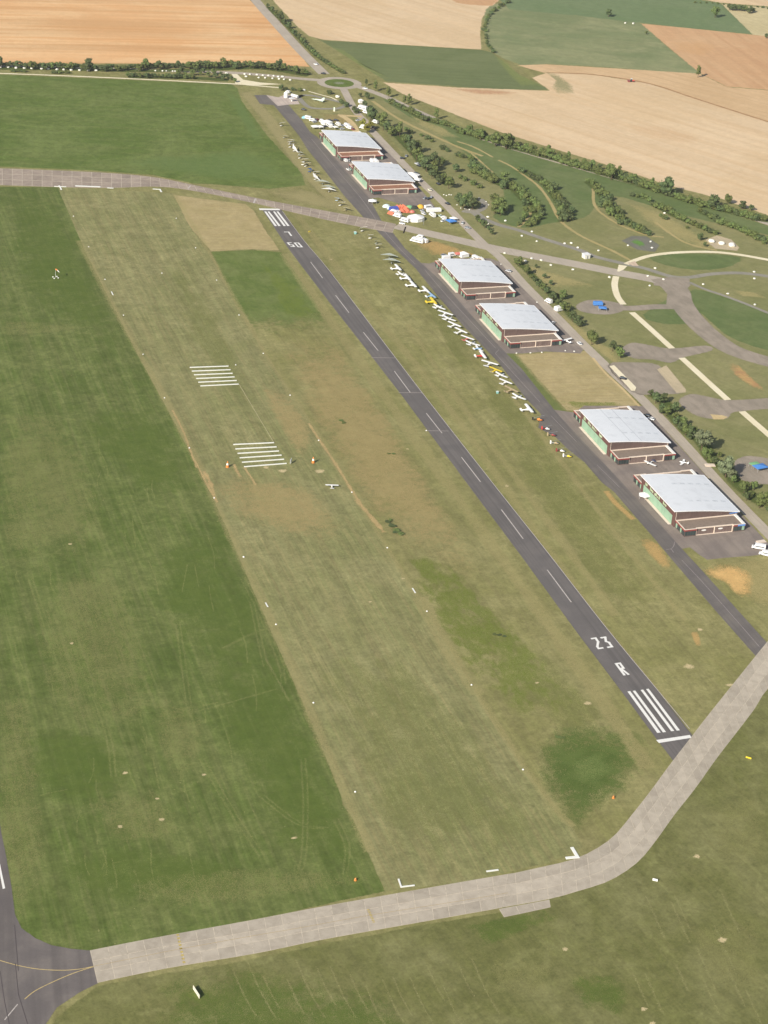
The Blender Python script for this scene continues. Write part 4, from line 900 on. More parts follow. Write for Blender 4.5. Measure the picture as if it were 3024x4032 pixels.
# kind: (crown meshes, crown bottom / radius, leaf material, total height / radius)
def protos():
    for s in range(3):
        PROTO.setdefault('tree', []).append((crown_mesh(10+s, .95, .95, 17, 26), .42, trunk_mesh(s, .9)))
        PROTO.setdefault('tall', []).append((crown_mesh(20+s, .8, 1.9, 18, 24, .55), .4, trunk_mesh(s+5, 1.2)))
        PROTO.setdefault('bush', []).append((crown_mesh(30+s, 1.0, .62, 13, 24, 0, True), .0, trunk_mesh(s+9, .35, .06)))
protos()
TRC = [0]
def plant(kind, P, r, leaf, label, group, cat='tree', squash=1.0, name=None):
    cm, lift, tm = PROTO[kind][TRC[0] % 3]; TRC[0] += 1
    key = (kind, (TRC[0]-1) % 3, leaf)
    if key not in MATSHARE:
        me = cm if len(cm.materials) == 0 else cm.copy()
        if len(me.materials) == 0: me.materials.append(LEAF[leaf])
        else: me.materials[0] = LEAF[leaf]
        MATSHARE[key] = me
    if len(tm.materials) == 0: tm.materials.append(BARK)
    root = bpy.data.objects.new(name or ('tree' if kind != 'bush' else 'shrub'), None); col.objects.link(root)
    root.location = (P[0], P[1], .05); root.rotation_euler = (0, 0, random.uniform(0, 6.28)); root.scale = (r, r, r*squash)
    tag(root, label, cat, group)
    for nm, me, z in (('crown', MATSHARE[key], lift), ('trunk', tm, 0)):
        o = bpy.data.objects.new(nm, me); col.objects.link(o); o.parent = root; o.location = (0, 0, z)
    return root
MATSHARE = {}
HT = {'tree': 2.35, 'tall': 4.2, 'bush': 1.3}
def trees(t, pts, dpx, kind, leaf, label, group, jitter=.12, cat=None, squash=1.0):
    """pts: crown centres read off the photo tile (x, y[, width[, kind[, leaf]]])"""
    for q in pts:
        x, y = q[0], q[1]; d = q[2] if len(q) > 2 and q[2] else dpx; kd = q[3] if len(q) > 3 and q[3] else kind; lf = q[4] if len(q) > 4 else leaf
        lf = random.choices((lf, {'dark': 'green', 'green': 'dark', 'shrub': 'dark'}.get(lf, lf), 'shrub' if lf != 'yellow' else lf), (6, 2, 1.5))[0] if lf not in ('grey', 'yellow') else lf
        g = t(x, y); r = d/2*t.s*mpp(g)*random.uniform(1-jitter, 1+jitter)*(1.22 if kd == 'bush' else 1.08); h = HT[kd]*r*squash
        c = t(x, y, h*.55)
        plant(kd, c, max(r, .6), lf, label, group, cat or ('shrub' if kd == 'bush' else 'tree'), squash*random.uniform(.9, 1.1))
def along(pts, step, jit):
    """points along a polyline of tile points"""
    out = []; P = [(a, b) for a, b in pts]; L = arc_len(P); n = int(L[-1]/step)
    for i in range(n+1):
        x, y = at_len(P, L, min(L[-1], i*step)); out.append((x+random.uniform(-jit, jit), y+random.uniform(-jit, jit)))
    return out
SRC = tile(0, 0, 1659); T12 = tile(900, 0, 1900); T13 = tile(1800, 0, 3024)
# hedge between the access road and the orange stubble field
g_ = 'trees of the hedge beside the orange stubble field'; l_ = 'dark tree in the hedge between the access road and the orange stubble field'
trees(SRC, along([(-20, 252), (130, 255), (260, 258), (400, 268), (520, 262), (640, 255), (760, 256), (900, 250), (1020, 254), (1120, 262), (1215, 286)], 15, 3), 27, 'tree', 'dark', l_, g_, .3, squash=.8)
trees(SRC, [(2, 240, 24, 'tall'), (350, 246, 34), (572, 250, 34), (1100, 250, 30), (880, 243, 28), (700, 250, 24)], 30, 'tree', 'dark', 'big dark tree standing out of the hedge beside the orange stubble field', 'big trees of that hedge', .1)
trees(SRC, along([(505, 292), (580, 296), (660, 298), (760, 300)], 15, 1)+[(700, 284), (730, 288), (760, 286), (790, 288), (820, 292), (850, 296), (880, 303), (910, 306), (800, 276), (840, 280), (870, 288), (895, 296), (925, 313), (770, 274), (715, 275)], 20, 'tree', 'dark', 'dark tree in the thicket between access road and gravel path', 'thicket by the gravel path', .25, squash=.8)
trees(SRC, along([(45, 277), (102, 278)], 13, 1)+along([(208, 283), (282, 284)], 13, 1), 13, 'bush', 'dark', 'low dark shrub between the access road and the gravel path', 'low shrubs by the gravel path', .2)
# hedge beside the main road, top
trees(T12, [(258, 35, 26), (285, 55, 34), (310, 85, 34), (338, 108, 54), (365, 135, 36), (395, 160, 44), (430, 210, 36), (460, 235, 34)], 34, 'tree', 'dark', 'dark tree in the row beside the main road up to the fields', 'trees beside the main road', .15)
trees(T12, along([(480, 255), (520, 295), (580, 355), (640, 400), (700, 440), (762, 472)], 22, 3), 30, 'bush', 'dark', 'dark shrub in the hedge beside the main road', 'shrubs beside the main road', .2)
trees(T13, along([(275, 2), (215, 38), (165, 80), (150, 125), (152, 190), (170, 245), (190, 268)], 16, 4), 22, 'bush', 'dark', 'shrub in the curved hedge between stubble and meadow', 'shrubs of the curved hedge', .25)
trees(T13, [(810, 65, 38), (1380, 62, 46), (1290, 375, 30, 'tall'), (1650, 190, 20), (1010, 172, 18)], 30, 'tree', 'dark', 'lone dark tree standing among the far fields', 'lone trees in the fields', .1)
trees(T13, along([(1455, 32), (1500, 40), (1580, 55)], 18, 4), 34, 'tree', 'dark', 'dark tree of the small copse in the far corner field', 'far copse', .2, squash=.7)
trees(T13, along([(1270, 12), (1400, 18), (1659, 42)], 30, 3), 12, 'bush', 'dark', 'shrub in the thin hedge along the far green field', 'far thin hedge', .3)
# long hedge between park and the pale stubble field
l_ = 'green shrub in the long hedge between the park and the pale stubble field'; g_ = 'shrubs of the long hedge'
trees(T12, along([(1070, 660), (1130, 690), (1180, 715), (1300, 775), (1420, 800), (1560, 855), (1659, 895)], 24, 6), 38, 'bush', 'shrub', l_, g_, .25)
trees(T13, along([(30, 695), (110, 715), (160, 730), (330, 785), (450, 815), (560, 850), (680, 885), (800, 920), (930, 955), (1050, 1000), (1180, 1040), (1300, 1080), (1450, 1115), (1600, 1155), (1659, 1165)], 23, 6), 40, 'bush', 'shrub', l_, g_, .25)
trees(T13, along([(60, 690), (330, 770), (560, 838), (800, 905), (1050, 985), (1200, 1035)], 46, 8), 44, 'tree', 'green', 'green tree in the long hedge between the park and the pale stubble field', 'trees of the long hedge', .25, squash=.85)
trees(T13, [(125, 712, 56), (208, 738, 66), (265, 748, 74), (828, 912, 72), (1125, 985, 92), (1372, 1068, 74)], 70, 'tree', 'green', 'big green tree in the long hedge beside the pale stubble field', 'big trees of the long hedge', .06)
trees(T13, [(490, 795, 34), (595, 835, 30), (1042, 978, 32), (868, 905, 26)], 30, 'tall', 'green', 'slender tree sticking up from the long hedge beside the pale stubble field', 'slender trees of the long hedge', .1)
trees(T12, [(900, 530, 26), (960, 555, 34), (1045, 592, 34), (1150, 645, 30), (1180, 640, 36), (1358, 735, 36)], 30, 'tall', 'green', 'slender tree beside the road between roundabout and pale stubble field', 'slender roadside trees', .1)
trees(T13, [(1445, 1060, 46), (1524, 1088, 44), (1573, 1105, 30)], 40, 'tree', 'dark', 'lone round tree on the edge of the pale stubble field', 'lone trees by the stubble field', .05)
# by the roundabout and the loop drive
trees(T12, [(345, 568, 34), (420, 580, 30, 'bush'), (465, 583, 28, 'bush'), (375, 578, 26, 'bush'), (660, 600, 34, 'bush'), (740, 660, 40, 'bush'), (770, 680, 40, 'bush'), (838, 722, 44, 'bush'), (860, 618, 28), (905, 622, 44), (890, 680, 36), (820, 705, 34, 'bush')], 34, 'tree', 'dark', 'dark shrub or small tree on the lawn round the loop drive', 'planting round the loop drive', .1)
# belt between the service road and the park
l_ = 'dense green tree in the belt between service road and park'; g_ = 'trees of the belt behind the first hangars'
trees(T12, [(930, 735, 78), (985, 770, 54), (1015, 765, 66, 'tall'), (1035, 820, 56), (1065, 850, 60), (1105, 850, 58), (1120, 835, 50, 'tall'), (1150, 900, 44), (1180, 905, 50), (1195, 955, 74), (1235, 955, 60), (1230, 1000, 60), (1260, 1030, 56), (1295, 1060, 84), (1340, 1035, 70), (1395, 1050, 50), (1345, 1080, 60), (1330, 1130, 56), (1375, 1165, 60), (1405, 1160, 54), (1440, 1190, 62), (1485, 1090, 50), (1350, 1110, 50), (1270, 1075, 44)], 56, 'tree', 'dark', l_, g_, .1)
trees(T12, [(880, 800, 50, 'tree', 'yellow'), (905, 830, 56, 'tree', 'yellow'), (930, 815, 40, 'tree', 'yellow')], 40, 'tree', 'yellow', 'yellowish tree beside the white van at the hangar road', 'yellowish trees', .1)
trees(T12, [(1190, 858, 34), (1160, 840, 30), (1300, 895, 34), (1330, 915, 26), (1400, 958, 44), (1430, 975, 36), (1500, 1005, 44), (1535, 1020, 36), (1515, 1150, 44), (1545, 1165, 36), (1600, 1190, 40), (1640, 1215, 34), (1590, 1085, 50), (1610, 1110, 50), (1650, 1130, 50), (1260, 880, 26)], 34, 'bush', 'shrub', 'low shrub on the slope of the park behind the tree belt', 'low park shrubs', .15)
# park groves
l_ = 'green shrub in the winding grove beside the park path'
trees(T8, [(30, 200, 44), (100, 220, 50), (110, 250, 50), (140, 290, 60), (175, 305, 56), (210, 335, 60), (245, 365, 66), (270, 375, 56), (340, 410, 60), (390, 415, 60), (420, 435, 66), (460, 455, 66), (475, 495, 60), (505, 500, 62), (545, 525, 56), (575, 560, 56), (600, 590, 60), (610, 620, 50), (590, 650, 56), (555, 680, 66), (510, 700, 50), (490, 545, 50), (500, 590, 46), (490, 635, 46), (470, 670, 44), (445, 700, 34), (540, 600, 40)], 54, 'bush', 'shrub', l_, 'shrubs of the first park grove', .15, squash=1.2)
trees(T8, [(345, 355, 76), (350, 415, 60), (480, 430, 26, 'tall')], 60, 'tree', 'dark', 'dark round tree rising from the first park grove', 'trees of the first park grove', .05)
trees(T8, [(470, 308, 36), (450, 300, 30), (530, 345, 40), (560, 365, 34), (600, 365, 44), (630, 400, 46), (665, 420, 50), (700, 425, 56), (680, 460, 50), (710, 490, 60), (745, 510, 60), (775, 545, 60), (730, 550, 56), (755, 590, 60), (800, 570, 60), (790, 620, 70), (770, 655, 66), (820, 650, 60), (825, 600, 56), (740, 620, 50)], 54, 'bush', 'dark', 'dark shrub in the pointed grove between two park paths', 'shrubs of the second park grove', .15, squash=1.2)
trees(T8, [(955, 382, 40), (985, 395, 46), (1015, 425, 46), (1045, 460, 56), (1080, 480, 60), (1110, 505, 60), (1060, 520, 60), (1050, 555, 60), (1095, 560, 66), (1135, 565, 60), (1160, 600, 60), (1115, 610, 60), (1195, 615, 50), (1170, 650, 50), (1205, 655, 50), (1180, 685, 46), (1235, 685, 46), (1260, 705, 44), (1290, 715, 44), (1330, 730, 50), (1365, 745, 50), (1395, 768, 44), (1310, 740, 36)], 54, 'bush', 'dark', 'dark shrub in the long grove beside the curved park path', 'shrubs of the third park grove', .15, squash=1.2)
trees(T8, [(1270, 487, 40), (1310, 495, 34), (1355, 500, 50), (1395, 525, 40), (1430, 555, 44), (1480, 575, 46), (1530, 590, 50), (1560, 615, 46), (1600, 635, 50), (1640, 655, 50), (1500, 650, 34), (1520, 660, 30)], 44, 'bush', 'shrub', 'low green shrub in the open park beyond the groves', 'shrubs of the open park', .15)
trees(T7, [(650, 15, 60), (700, 20, 56), (750, 40, 56), (800, 80, 56), (850, 115, 70), (900, 130, 66), (940, 155, 66), (990, 175, 66), (1040, 195, 60), (1090, 220, 60), (1140, 245, 60), (1190, 260, 60), (690, 105, 40), (740, 125, 40), (930, 215, 34)], 60, 'bush', 'shrub', 'green shrub in the hedge above the gravel mounds', 'shrubs above the gravel mounds', .15)
trees(T7, [(1050, 55, 50), (1090, 80, 56), (1140, 110, 60), (1190, 130, 66), (1240, 160, 70), (1290, 180, 66), (1340, 190, 70), (1390, 215, 60), (1440, 235, 70), (1490, 260, 80), (1540, 275, 76), (1600, 310, 70), (1650, 320, 70), (1560, 310, 50), (1630, 350, 50), (1200, 20, 70), (1260, 40, 60), (1320, 60, 60), (1380, 80, 56), (1430, 95, 60), (1480, 110, 50), (1610, 130, 60)], 60, 'bush', 'shrub', 'green shrub in the outer hedge of the park', 'shrubs of the outer park hedge', .15)
trees(T7, [(1050, 300, 64), (1092, 368, 40)], 50, 'tree', 'dark', 'dark tree beside the pale gravel mounds', 'trees by the gravel mounds', .05)
trees(TL, [(1215, 190, 110), (1270, 205, 120), (1330, 235, 110), (1240, 240, 100), (1300, 180, 90)], 100, 'tree', 'dark', 'dark tree in the clump inside the park road bend', 'clump inside the park road bend', .05, squash=.85)
trees(TL, [(1540, 190, 110), (1580, 240, 120), (1620, 270, 100), (1540, 290, 90), (1590, 310, 80), (1550, 240, 90)], 100, 'tree', 'green', 'green tree in the rounded thicket beside the park road bend', 'rounded thicket', .05, squash=.85)
trees(TL, [(1375, 375, 56), (1440, 430, 60), (1480, 465, 44), (1510, 500, 44), (1400, 400, 40)], 50, 'tree', 'dark', 'small dark tree in the row beside the park road fork', 'row by the park road fork', .1)
# row behind the hangars
l_ = 'roadside tree in the row behind the hangars'
trees(TB, [(940, 295, 78), (905, 300, 50), (1010, 385, 74), (1045, 445, 40, 'bush'), (1080, 470, 44, 'bush'), (1095, 350, 30), (1120, 505, 66), (1155, 535, 60), (1170, 440, 44), (1190, 575, 60), (1230, 500, 44), (1250, 630, 76), (1290, 625, 56), (1345, 610, 80), (1310, 690, 70), (1350, 715, 84), (1390, 735, 60), (1435, 815, 80), (1480, 850, 84), (1500, 880, 60), (1520, 880, 50), (1620, 1010, 110), (1590, 985, 60)], 60, 'tree', 'dark', l_, 'roadside trees behind the hangars', .08)
trees(T1, [(1065, 228, 76), (1130, 285, 76), (1108, 265, 50)], 70, 'tree', 'dark', l_, 'roadside trees behind the hangars', .05)
trees(T0, [(200, 620, 80), (265, 675, 130), (370, 680, 110), (310, 700, 90), (340, 800, 90), (330, 840, 70), (400, 850, 100), (430, 810, 80), (510, 800, 110), (500, 905, 80), (520, 970, 100), (610, 975, 110), (580, 1040, 100), (640, 1070, 130), (690, 1040, 60, 'tall'), (700, 1110, 110), (740, 1080, 80), (680, 1160, 80)], 100, 'tree', 'dark', l_, 'roadside trees behind the hangars', .06)
trees(T0, [(850, 1200, 240), (1150, 1530, 230), (1210, 1640, 130)], 200, 'tree', 'grey', 'large grey green tree in the row behind the last hangars', 'large grey green trees', .03)
trees(T0, [(900, 1370, 130), (870, 1340, 80), (1060, 1385, 70), (990, 1470, 80), (940, 1450, 80), (1235, 1700, 80), (1370, 1795, 120), (1490, 1770, 110), (1330, 1790, 70), (1400, 1900, 110), (1440, 1890, 90), (1540, 1920, 90), (1600, 1950, 150), (1560, 1990, 110), (1650, 2020, 90), (1700, 2080, 120)], 100, 'tree', 'green', 'bushy tree at the end of the row behind the last hangar', 'bushy trees at the end of the row', .06)
# a few clumps of rank grass out on the field
T14 = tile(600, 1350, 1700)
trees(T14, [(1395, 1060, 34), (1425, 1085, 40), (1450, 1110, 36), (1475, 1130, 36), (1440, 1125, 30), (1415, 1050, 26)], 34, 'bush', 'dark', 'low dark bush of the clump on the dry grass left of the runway', 'bush clump on the grass', .1, squash=.35)
trees(T14, [(1118, 460, 26), (1135, 472, 24), (1405, 657, 22), (1430, 658, 22)], 24, 'bush', 'shrub', 'small tuft of rank grass on the dry grass left of the runway', 'tufts of rank grass', .1, cat='shrub', squash=.3)
T15 = tile(1200, 2100, 2400)
trees(T15, [(1035, 550, 26), (1060, 552, 26), (1085, 560, 22)], 24, 'bush', 'shrub', 'small dark tuft on the green grass beside the numbers on the runway', 'tufts beside the runway numbers', .1, cat='shrub', squash=.25)
trees(T11, [(440, 150, 30), (462, 155, 28)], 28, 'bush', 'shrub', 'small dark tuft above the dark green hollow', 'tufts above the green hollow', .1, cat='shrub', squash=.25)

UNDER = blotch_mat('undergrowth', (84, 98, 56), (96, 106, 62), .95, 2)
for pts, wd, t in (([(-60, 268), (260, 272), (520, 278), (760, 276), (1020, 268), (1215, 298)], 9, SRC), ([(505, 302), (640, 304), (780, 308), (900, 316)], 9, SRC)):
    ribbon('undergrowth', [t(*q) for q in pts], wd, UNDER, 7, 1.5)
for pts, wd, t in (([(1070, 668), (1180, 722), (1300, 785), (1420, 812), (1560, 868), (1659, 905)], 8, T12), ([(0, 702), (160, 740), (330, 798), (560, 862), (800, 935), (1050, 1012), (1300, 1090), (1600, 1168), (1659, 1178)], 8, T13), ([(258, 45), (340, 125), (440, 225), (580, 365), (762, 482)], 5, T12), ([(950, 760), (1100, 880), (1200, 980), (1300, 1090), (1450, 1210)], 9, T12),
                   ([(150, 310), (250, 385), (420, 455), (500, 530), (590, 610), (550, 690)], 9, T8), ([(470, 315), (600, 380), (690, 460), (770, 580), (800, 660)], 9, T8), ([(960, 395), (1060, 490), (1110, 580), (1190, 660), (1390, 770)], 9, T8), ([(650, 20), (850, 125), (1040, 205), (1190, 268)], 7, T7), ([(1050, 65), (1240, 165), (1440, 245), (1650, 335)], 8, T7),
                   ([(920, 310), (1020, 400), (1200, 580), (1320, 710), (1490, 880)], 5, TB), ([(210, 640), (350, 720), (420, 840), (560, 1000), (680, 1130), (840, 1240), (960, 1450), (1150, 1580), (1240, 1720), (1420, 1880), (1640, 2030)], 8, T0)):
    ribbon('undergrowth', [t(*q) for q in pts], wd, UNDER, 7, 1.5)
# ================================================================== aircraft
PW = flat_mat('aircraft_white', (.86, .86, .84), .35, .4, .02, 2, raw=True)
TYRE = flat_mat('tyre_rubber', (.03, .03, .03), .8, .2, .1, 1, raw=True)
CANOPY = flat_mat('tinted_canopy', (.06, .08, .10), .08, .6, .05, 1, raw=True)
DARKM = flat_mat('dark_metal', (.07, .07, .075), .5, .4, .1, 1, raw=True)
def paint(name, c, rough=.4): return flat_mat(name, c, rough, .4, .03, 2, raw=True)
YEL = paint('yellow_paint', (.80, .60, .04)); LBL = paint('light_blue_paint', (.30, .46, .66)); RED = paint('red_paint', (.55, .06, .05)); BLU = paint('blue_paint', (.05, .14, .42)); ORG = paint('orange_paint', (.80, .24, .05)); PYEL = paint('pale_yellow_paint', (.78, .72, .18)); DRED = paint('dark_red_paint', (.28, .05, .05)); TEAL = paint('teal_paint', (.30, .62, .60)); TANP = paint('tan_paint', (.52, .44, .26)); GRN = paint('pale_green_paint', (.62, .72, .60)); GREY = paint('grey_paint', (.30, .31, .33)); BLK = paint('black_paint', (.025, .025, .03)); SILV = paint('silver_paint', (.55, .56, .58)); PINK = paint('pale_red_paint', (.62, .2, .16)); CREAMP = paint('cream_paint', (.80, .76, .60)); DBLU = paint('navy_paint', (.04, .07, .16))
def oct_ring(x, zc, w_, h, k=10): return [(x, w_/2*math.cos(2*math.pi*i/k), zc+h/2*math.sin(2*math.pi*i/k)) for i in range(k)]
def wing(b, xle, y, z, chord, tipc, thick=.16, dih=.0):
    sec = lambda yy, c, x0, zz: [(x0, yy, zz), (x0-c*.3, yy, zz+thick), (x0-c, yy, zz+.01), (x0-c*.4, yy, zz-thick*.3)]
    ys = [(-y, tipc*.75, .12), (-y*.96, tipc, .04), (0, chord, 0), (y*.96, tipc, .04), (y, tipc*.75, .12)]
    b.loft([sec(yy, c, xle-o, z+abs(yy)*dih) for yy, c, o in ys]); return b
def wheel(root, x, y, r=.22, w_=.14):
    MB().tube((x, y-w_/2, r), (x, y+w_/2, r), r, k=12).build('wheel', TYRE, root)
def aircraft(P, heading, span, style, col_w, col_f, col_t, label, group=None, z=ZB):
    """light aircraft; nose along +x; style 'high' or 'low'"""
    k = span/9.6
    root = empty('light_aircraft', (P[0], P[1], z), heading, label, 'aircraft', group); root.scale = (k, k, k)
    hi = style == 'high'
    MB().loft([oct_ring(1.75, .95, .12, .12), oct_ring(1.6, .95, .62, .6), oct_ring(.9, 1.0, .95, .95), oct_ring(.2, 1.15 if hi else 1.05, 1.08, 1.35 if hi else 1.1), oct_ring(-.9, 1.15 if hi else 1.05, 1.05, 1.25 if hi else 1.0), oct_ring(-2.2, 1.1, .6, .65), oct_ring(-4.5, 1.15, .16, .22)]).build('fuselage', col_f, root, smooth=True)
    wb = MB()
    if hi: wing(wb, .62, 4.8, 1.86, 1.75, 1.6)
    else: wing(wb, .45, 4.8, .66, 1.9, 1.4, .16, .07)
    wb.build('wing', col_w, root, smooth=False)
    tb = MB(); wing(tb, -3.6, 1.6, 1.2, 1.1, .9, .06); tb.build('tailplane', col_t, root)
    MB().loft([[(-3.5, -.04, 1.2), (-4.6, -.04, 1.2), (-4.65, -.03, 2.2), (-4.2, -.03, 2.2)], [(-3.5, .04, 1.2), (-4.6, .04, 1.2), (-4.65, .03, 2.2), (-4.2, .03, 2.2)]]).build('fin', col_t, root)
    if hi: MB().loft([[(.72, -.47, 1.2), (.72, .47, 1.2), (.35, .46, 1.75), (.35, -.46, 1.75)], [(.85, -.47, 1.2), (.85, .47, 1.2), (.52, .46, 1.8), (.52, -.46, 1.8)]]).build('windscreen', CANOPY, root)
    else: MB().dome(-.25, 0, 1.42, 1.0, .46, .5, 12, 3).build('canopy', CANOPY, root, smooth=True)
    MB().box(1.76, 1.82, -.07, .07, .1, 1.8).build('propeller', DARKM, root)
    wheel(root, 1.1, 0); wheel(root, -.35, .85); wheel(root, -.35, -.85)
    if hi:
        for s in (-1, 1): MB().tube((.1, s*.5, .8), (.0, s*2.4, 1.86), .04, k=5).build('strut', col_f, root)
    else:
        for s in (-1, 1): MB().tube((-.35, s*.85, .25), (-.35, s*.8, .7), .05, k=5).build('gear_leg', DARKM, root)
    return root
def ac(t, a, b, tail, style, cw, cf, ct, label, group=None, span=None):
    """placed from its two wing tips and its tail as read off the photo"""
    zh = 1.9 if style == 'high' else .8
    A, B, T = t(*a, zh), t(*b, zh), t(*tail, 1.2); C = (A+B)/2; d = (B-A); d.z = 0; L = d.length
    n = Vector((-d.y, d.x, 0)).normalized()
    if n.dot(C-T) < 0: n = -n
    L = span or min(max(L*1.08, 9.2), 11.2)
    return aircraft((C.x-n.x*.1, C.y-n.y*.1), math.atan2(n.y, n.x), L, style, cw, cf, ct, label, group)
P0 = tile(1400, 860, 1700); P1 = tile(1600, 1080, 1900); P2 = tile(1780, 1280, 2020); P3 = tile(1940, 1430, 2140)
gW = 'white aircraft in the parking row'; lH = 'white high wing light aircraft parked in the row beside the taxiway'; lL = 'white low wing light aircraft parked in the row beside the taxiway'
for t, a, b, tl in ((P0, (880, 1010), (990, 1130), (870, 1078)), (P0, (1090, 1220), (1195, 1350), (1060, 1300)), (P1, (90, 140), (230, 295), (60, 240)), (P1, (370, 270), (495, 395), (320, 340)), (P1, (710, 790), (1010, 890), (780, 860)), (P1, (930, 1030), (1185, 1140), (980, 1115)), (P1, (1080, 1165), (1325, 1280), (1120, 1285)), (P2, (830, 960), (1245, 1080), (975, 1090)), (P3, (250, 500), (630, 660), (310, 665)), (P3, (1090, 1340), (1320, 1620), (1030, 1495))):
    ac(t, a, b, tl, 'high', PW, PW, PW, lH, gW)
for t, a, b, tl in ((P0, (960, 1175), (1075, 1245), (965, 1225)), (P1, (620, 655), (850, 770), (650, 735)), (P1, (820, 905), (1075, 1020), (870, 1005)), (P2, (390, 430), (760, 560), (510, 565)), (P3, (130, 290), (490, 470), (170, 465)), (P3, (680, 1000), (1080, 1190), (765, 1165))):
    ac(t, a, b, tl, 'low', PW, PW, PW, lL, 'white low wing aircraft in the parking row')
ac(P1, (500, 390), (640, 505), (465, 470), 'high', LBL, LBL, PW, 'light blue high wing aircraft parked next to a yellow one')
ac(P1, (540, 510), (655, 650), (490, 600), 'high', YEL, YEL, YEL, 'all yellow high wing aircraft parked next to the light blue one')
ac(P1, (1210, 1325), (1475, 1420), (1300, 1425), 'high', PW, PINK, PINK, 'white winged aircraft with a pale red fuselage in the parking row')
ac(P2, (690, 585), (825, 700), (620, 680), 'low', PW, LBL, PW, 'white low wing aircraft with a pale blue fuselage in the parking row')
ac(P2, (765, 690), (940, 930), (740, 860), 'high', PW, RED, PW, 'white winged aircraft with a red fuselage in the parking row')
ac(P2, (1040, 1130), (1360, 1260), (1085, 1245), 'high', YEL, YEL, TANP, 'deep yellow aircraft parked between two white ones')
ac(P3, (425, 745), (825, 940), (535, 895), 'high', PYEL, PYEL, PYEL, 'pale yellow slender winged aircraft near the end of the parking row')
ac(TB, (1320, 1045), (1420, 1018), (1385, 1055), 'high', PW, PW, PW, 'white aircraft behind the hangar that faces the dry grass plot', span=9)
aircraft(tile(2200, 1550, 3024)(715, 562), math.radians(205), 9.0, 'low', PW, PW, DBLU, 'white aircraft with dark blue tail parked between two hangars')
MBm = tile(2200, 1550, 3024)
aircraft(MBm(976, 553), math.radians(140), 7.5, 'low', PW, PW, PW, 'white stubby aircraft on the apron behind two hangars')
g = T14(1066, 857); aircraft((g.x, g.y), math.radians(75), 6.6, 'high', PW, PW, PW, 'lone white light aircraft rolling on the grass strip beyond the white bars')
# microlight trikes: a cloth delta wing over a small open cart
def trike(P, heading, span, c, tilt, label, group=None, pod=None):
    k = span/8.2
    root = empty('microlight_trike', (P[0], P[1], ZB), heading, label, 'microlight', group); root.scale = (k, k, k)
    ca, sa = math.cos(tilt), math.sin(tilt)
    def T(x, y, z): return (x, y*ca-(z-2.3)*sa, 2.3+y*sa+(z-2.3)*ca)
    up = [(1.7, 0, 2.75), (.6, 2.0, 2.62), (-.9, 4.75, 2.3), (-1.35, 4.7, 2.3), (-1.0, 2.4, 2.5), (-1.3, 0, 2.6), (-1.0, -2.4, 2.5), (-1.35, -4.7, 2.3), (-.9, -4.75, 2.3), (.6, -2.0, 2.62)]
    b = MB(); b.loft([[T(x, y, z+.05) for x, y, z in up], [T(x, y, z-.02) for x, y, z in up]]); b.build('sail', c, root)
    MB().tube(T(1.8, 0, 2.66), T(-1.6, 0, 2.5), .05, k=6).build('keel_tube', DARKM, root)
    MB().tube((0, 0, .6), T(0, 0, 2.55), .05, k=6).build('mast', DARKM, root)
    MB().loft([oct_ring(1.3, .5, .1, .1), oct_ring(.9, .55, .5, .5), oct_ring(-.1, .6, .6, .7), oct_ring(-.9, .7, .4, .5)]).build('pod', pod or c, root, smooth=True)
    MB().box(-1.02, -.96, -.8, .8, .85, .97).build('propeller', DARKM, root)
    wheel(root, .9, 0, .18); wheel(root, -.6, .75, .2); wheel(root, -.6, -.75, .2)
    return root
PF = tile(1050, 560, 1420)
SAILW = flat_mat('white_sailcloth', (.84, .84, .80), .8, .1, .08, 1.2, raw=True); SAILG = flat_mat('grey_green_sailcloth', (.42, .46, .40), .8, .1, .1, 1.2, raw=True); SAILB = flat_mat('blue_sailcloth', (.06, .13, .34), .8, .1, .08, 1.2, raw=True); SAILT = flat_mat('tan_sailcloth', (.46, .42, .26), .8, .1, .08, 1.2, raw=True); SAILL = flat_mat('pale_blue_sailcloth', (.46, .58, .68), .8, .1, .08, 1.2, raw=True)
def tr(t, x, y, az, tilt, c, label, group=None, span=9.0, pod=None): trike(t(x, y, 1.6), math.radians(az), span, c, math.radians(tilt), label, group, pod)
lT = 'white sailed microlight trike in the row between taxiway and green field'; gT = 'white trikes in the far row'
for x, y, az, ti in ((405, 12, 200, 20), (415, 62, 195, 22), (488, 130, 190, -22), (582, 258, 195, 24), (650, 325, 200, 20), (640, 375, 160, 16), (690, 400, 200, 24), (850, 545, 195, 20), (860, 632, 200, -18), (1300, 1090, 195, 22)):
    tr(PF, x, y, az, ti, SAILW, lT, gT, 8.6)
tr(PF, 580, 190, 190, 10, SAILG, 'grey sailed microlight trike between white ones in the far row', None, 7.5)
tr(PF, 760, 495, 170, 8, SAILB, 'blue sailed microlight trike in the far row', None, 8.5)
tr(PF, 985, 712, 71, 2, SAILG, 'wide grey green trike wing lying in the far row'); tr(PF, 1090, 805, 71, 4, SAILG, 'grey green trike beside a white one near the far runway end'); tr(PF, 1100, 850, 68, 3, SAILW, 'white wide winged trike near the far runway end')
tr(PF, 1240, 1005, 170, 15, SAILL, 'pale blue sailed trike near the far taxiway', None, 8); tr(PF, 1385, 1175, 190, 12, SAILT, 'tan sailed trike beside the far taxiway', None, 8)
tr(T4, 150, 830, 200, 25, SAILW, 'lone white sailed trike on the grass before the fuel pad', None, 8.5); tr(T4, 212, 1090, 195, 16, SAILG, 'grey sailed trike at the far end of the row', None, 7); tr(T4, 338, 1190, 195, 18, SAILW, lT, gT, 8.4)
lT2 = 'white sailed trike on the grass just past the taxiway crossing'; gT2 = 'white trikes past the crossing'
for x, y, az, ti in ((145, 240, 200, 30), (320, 400, 175, 26), (480, 610, 185, 28)): tr(P0, x, y, az, ti, SAILW, lT2, gT2, 8.6)
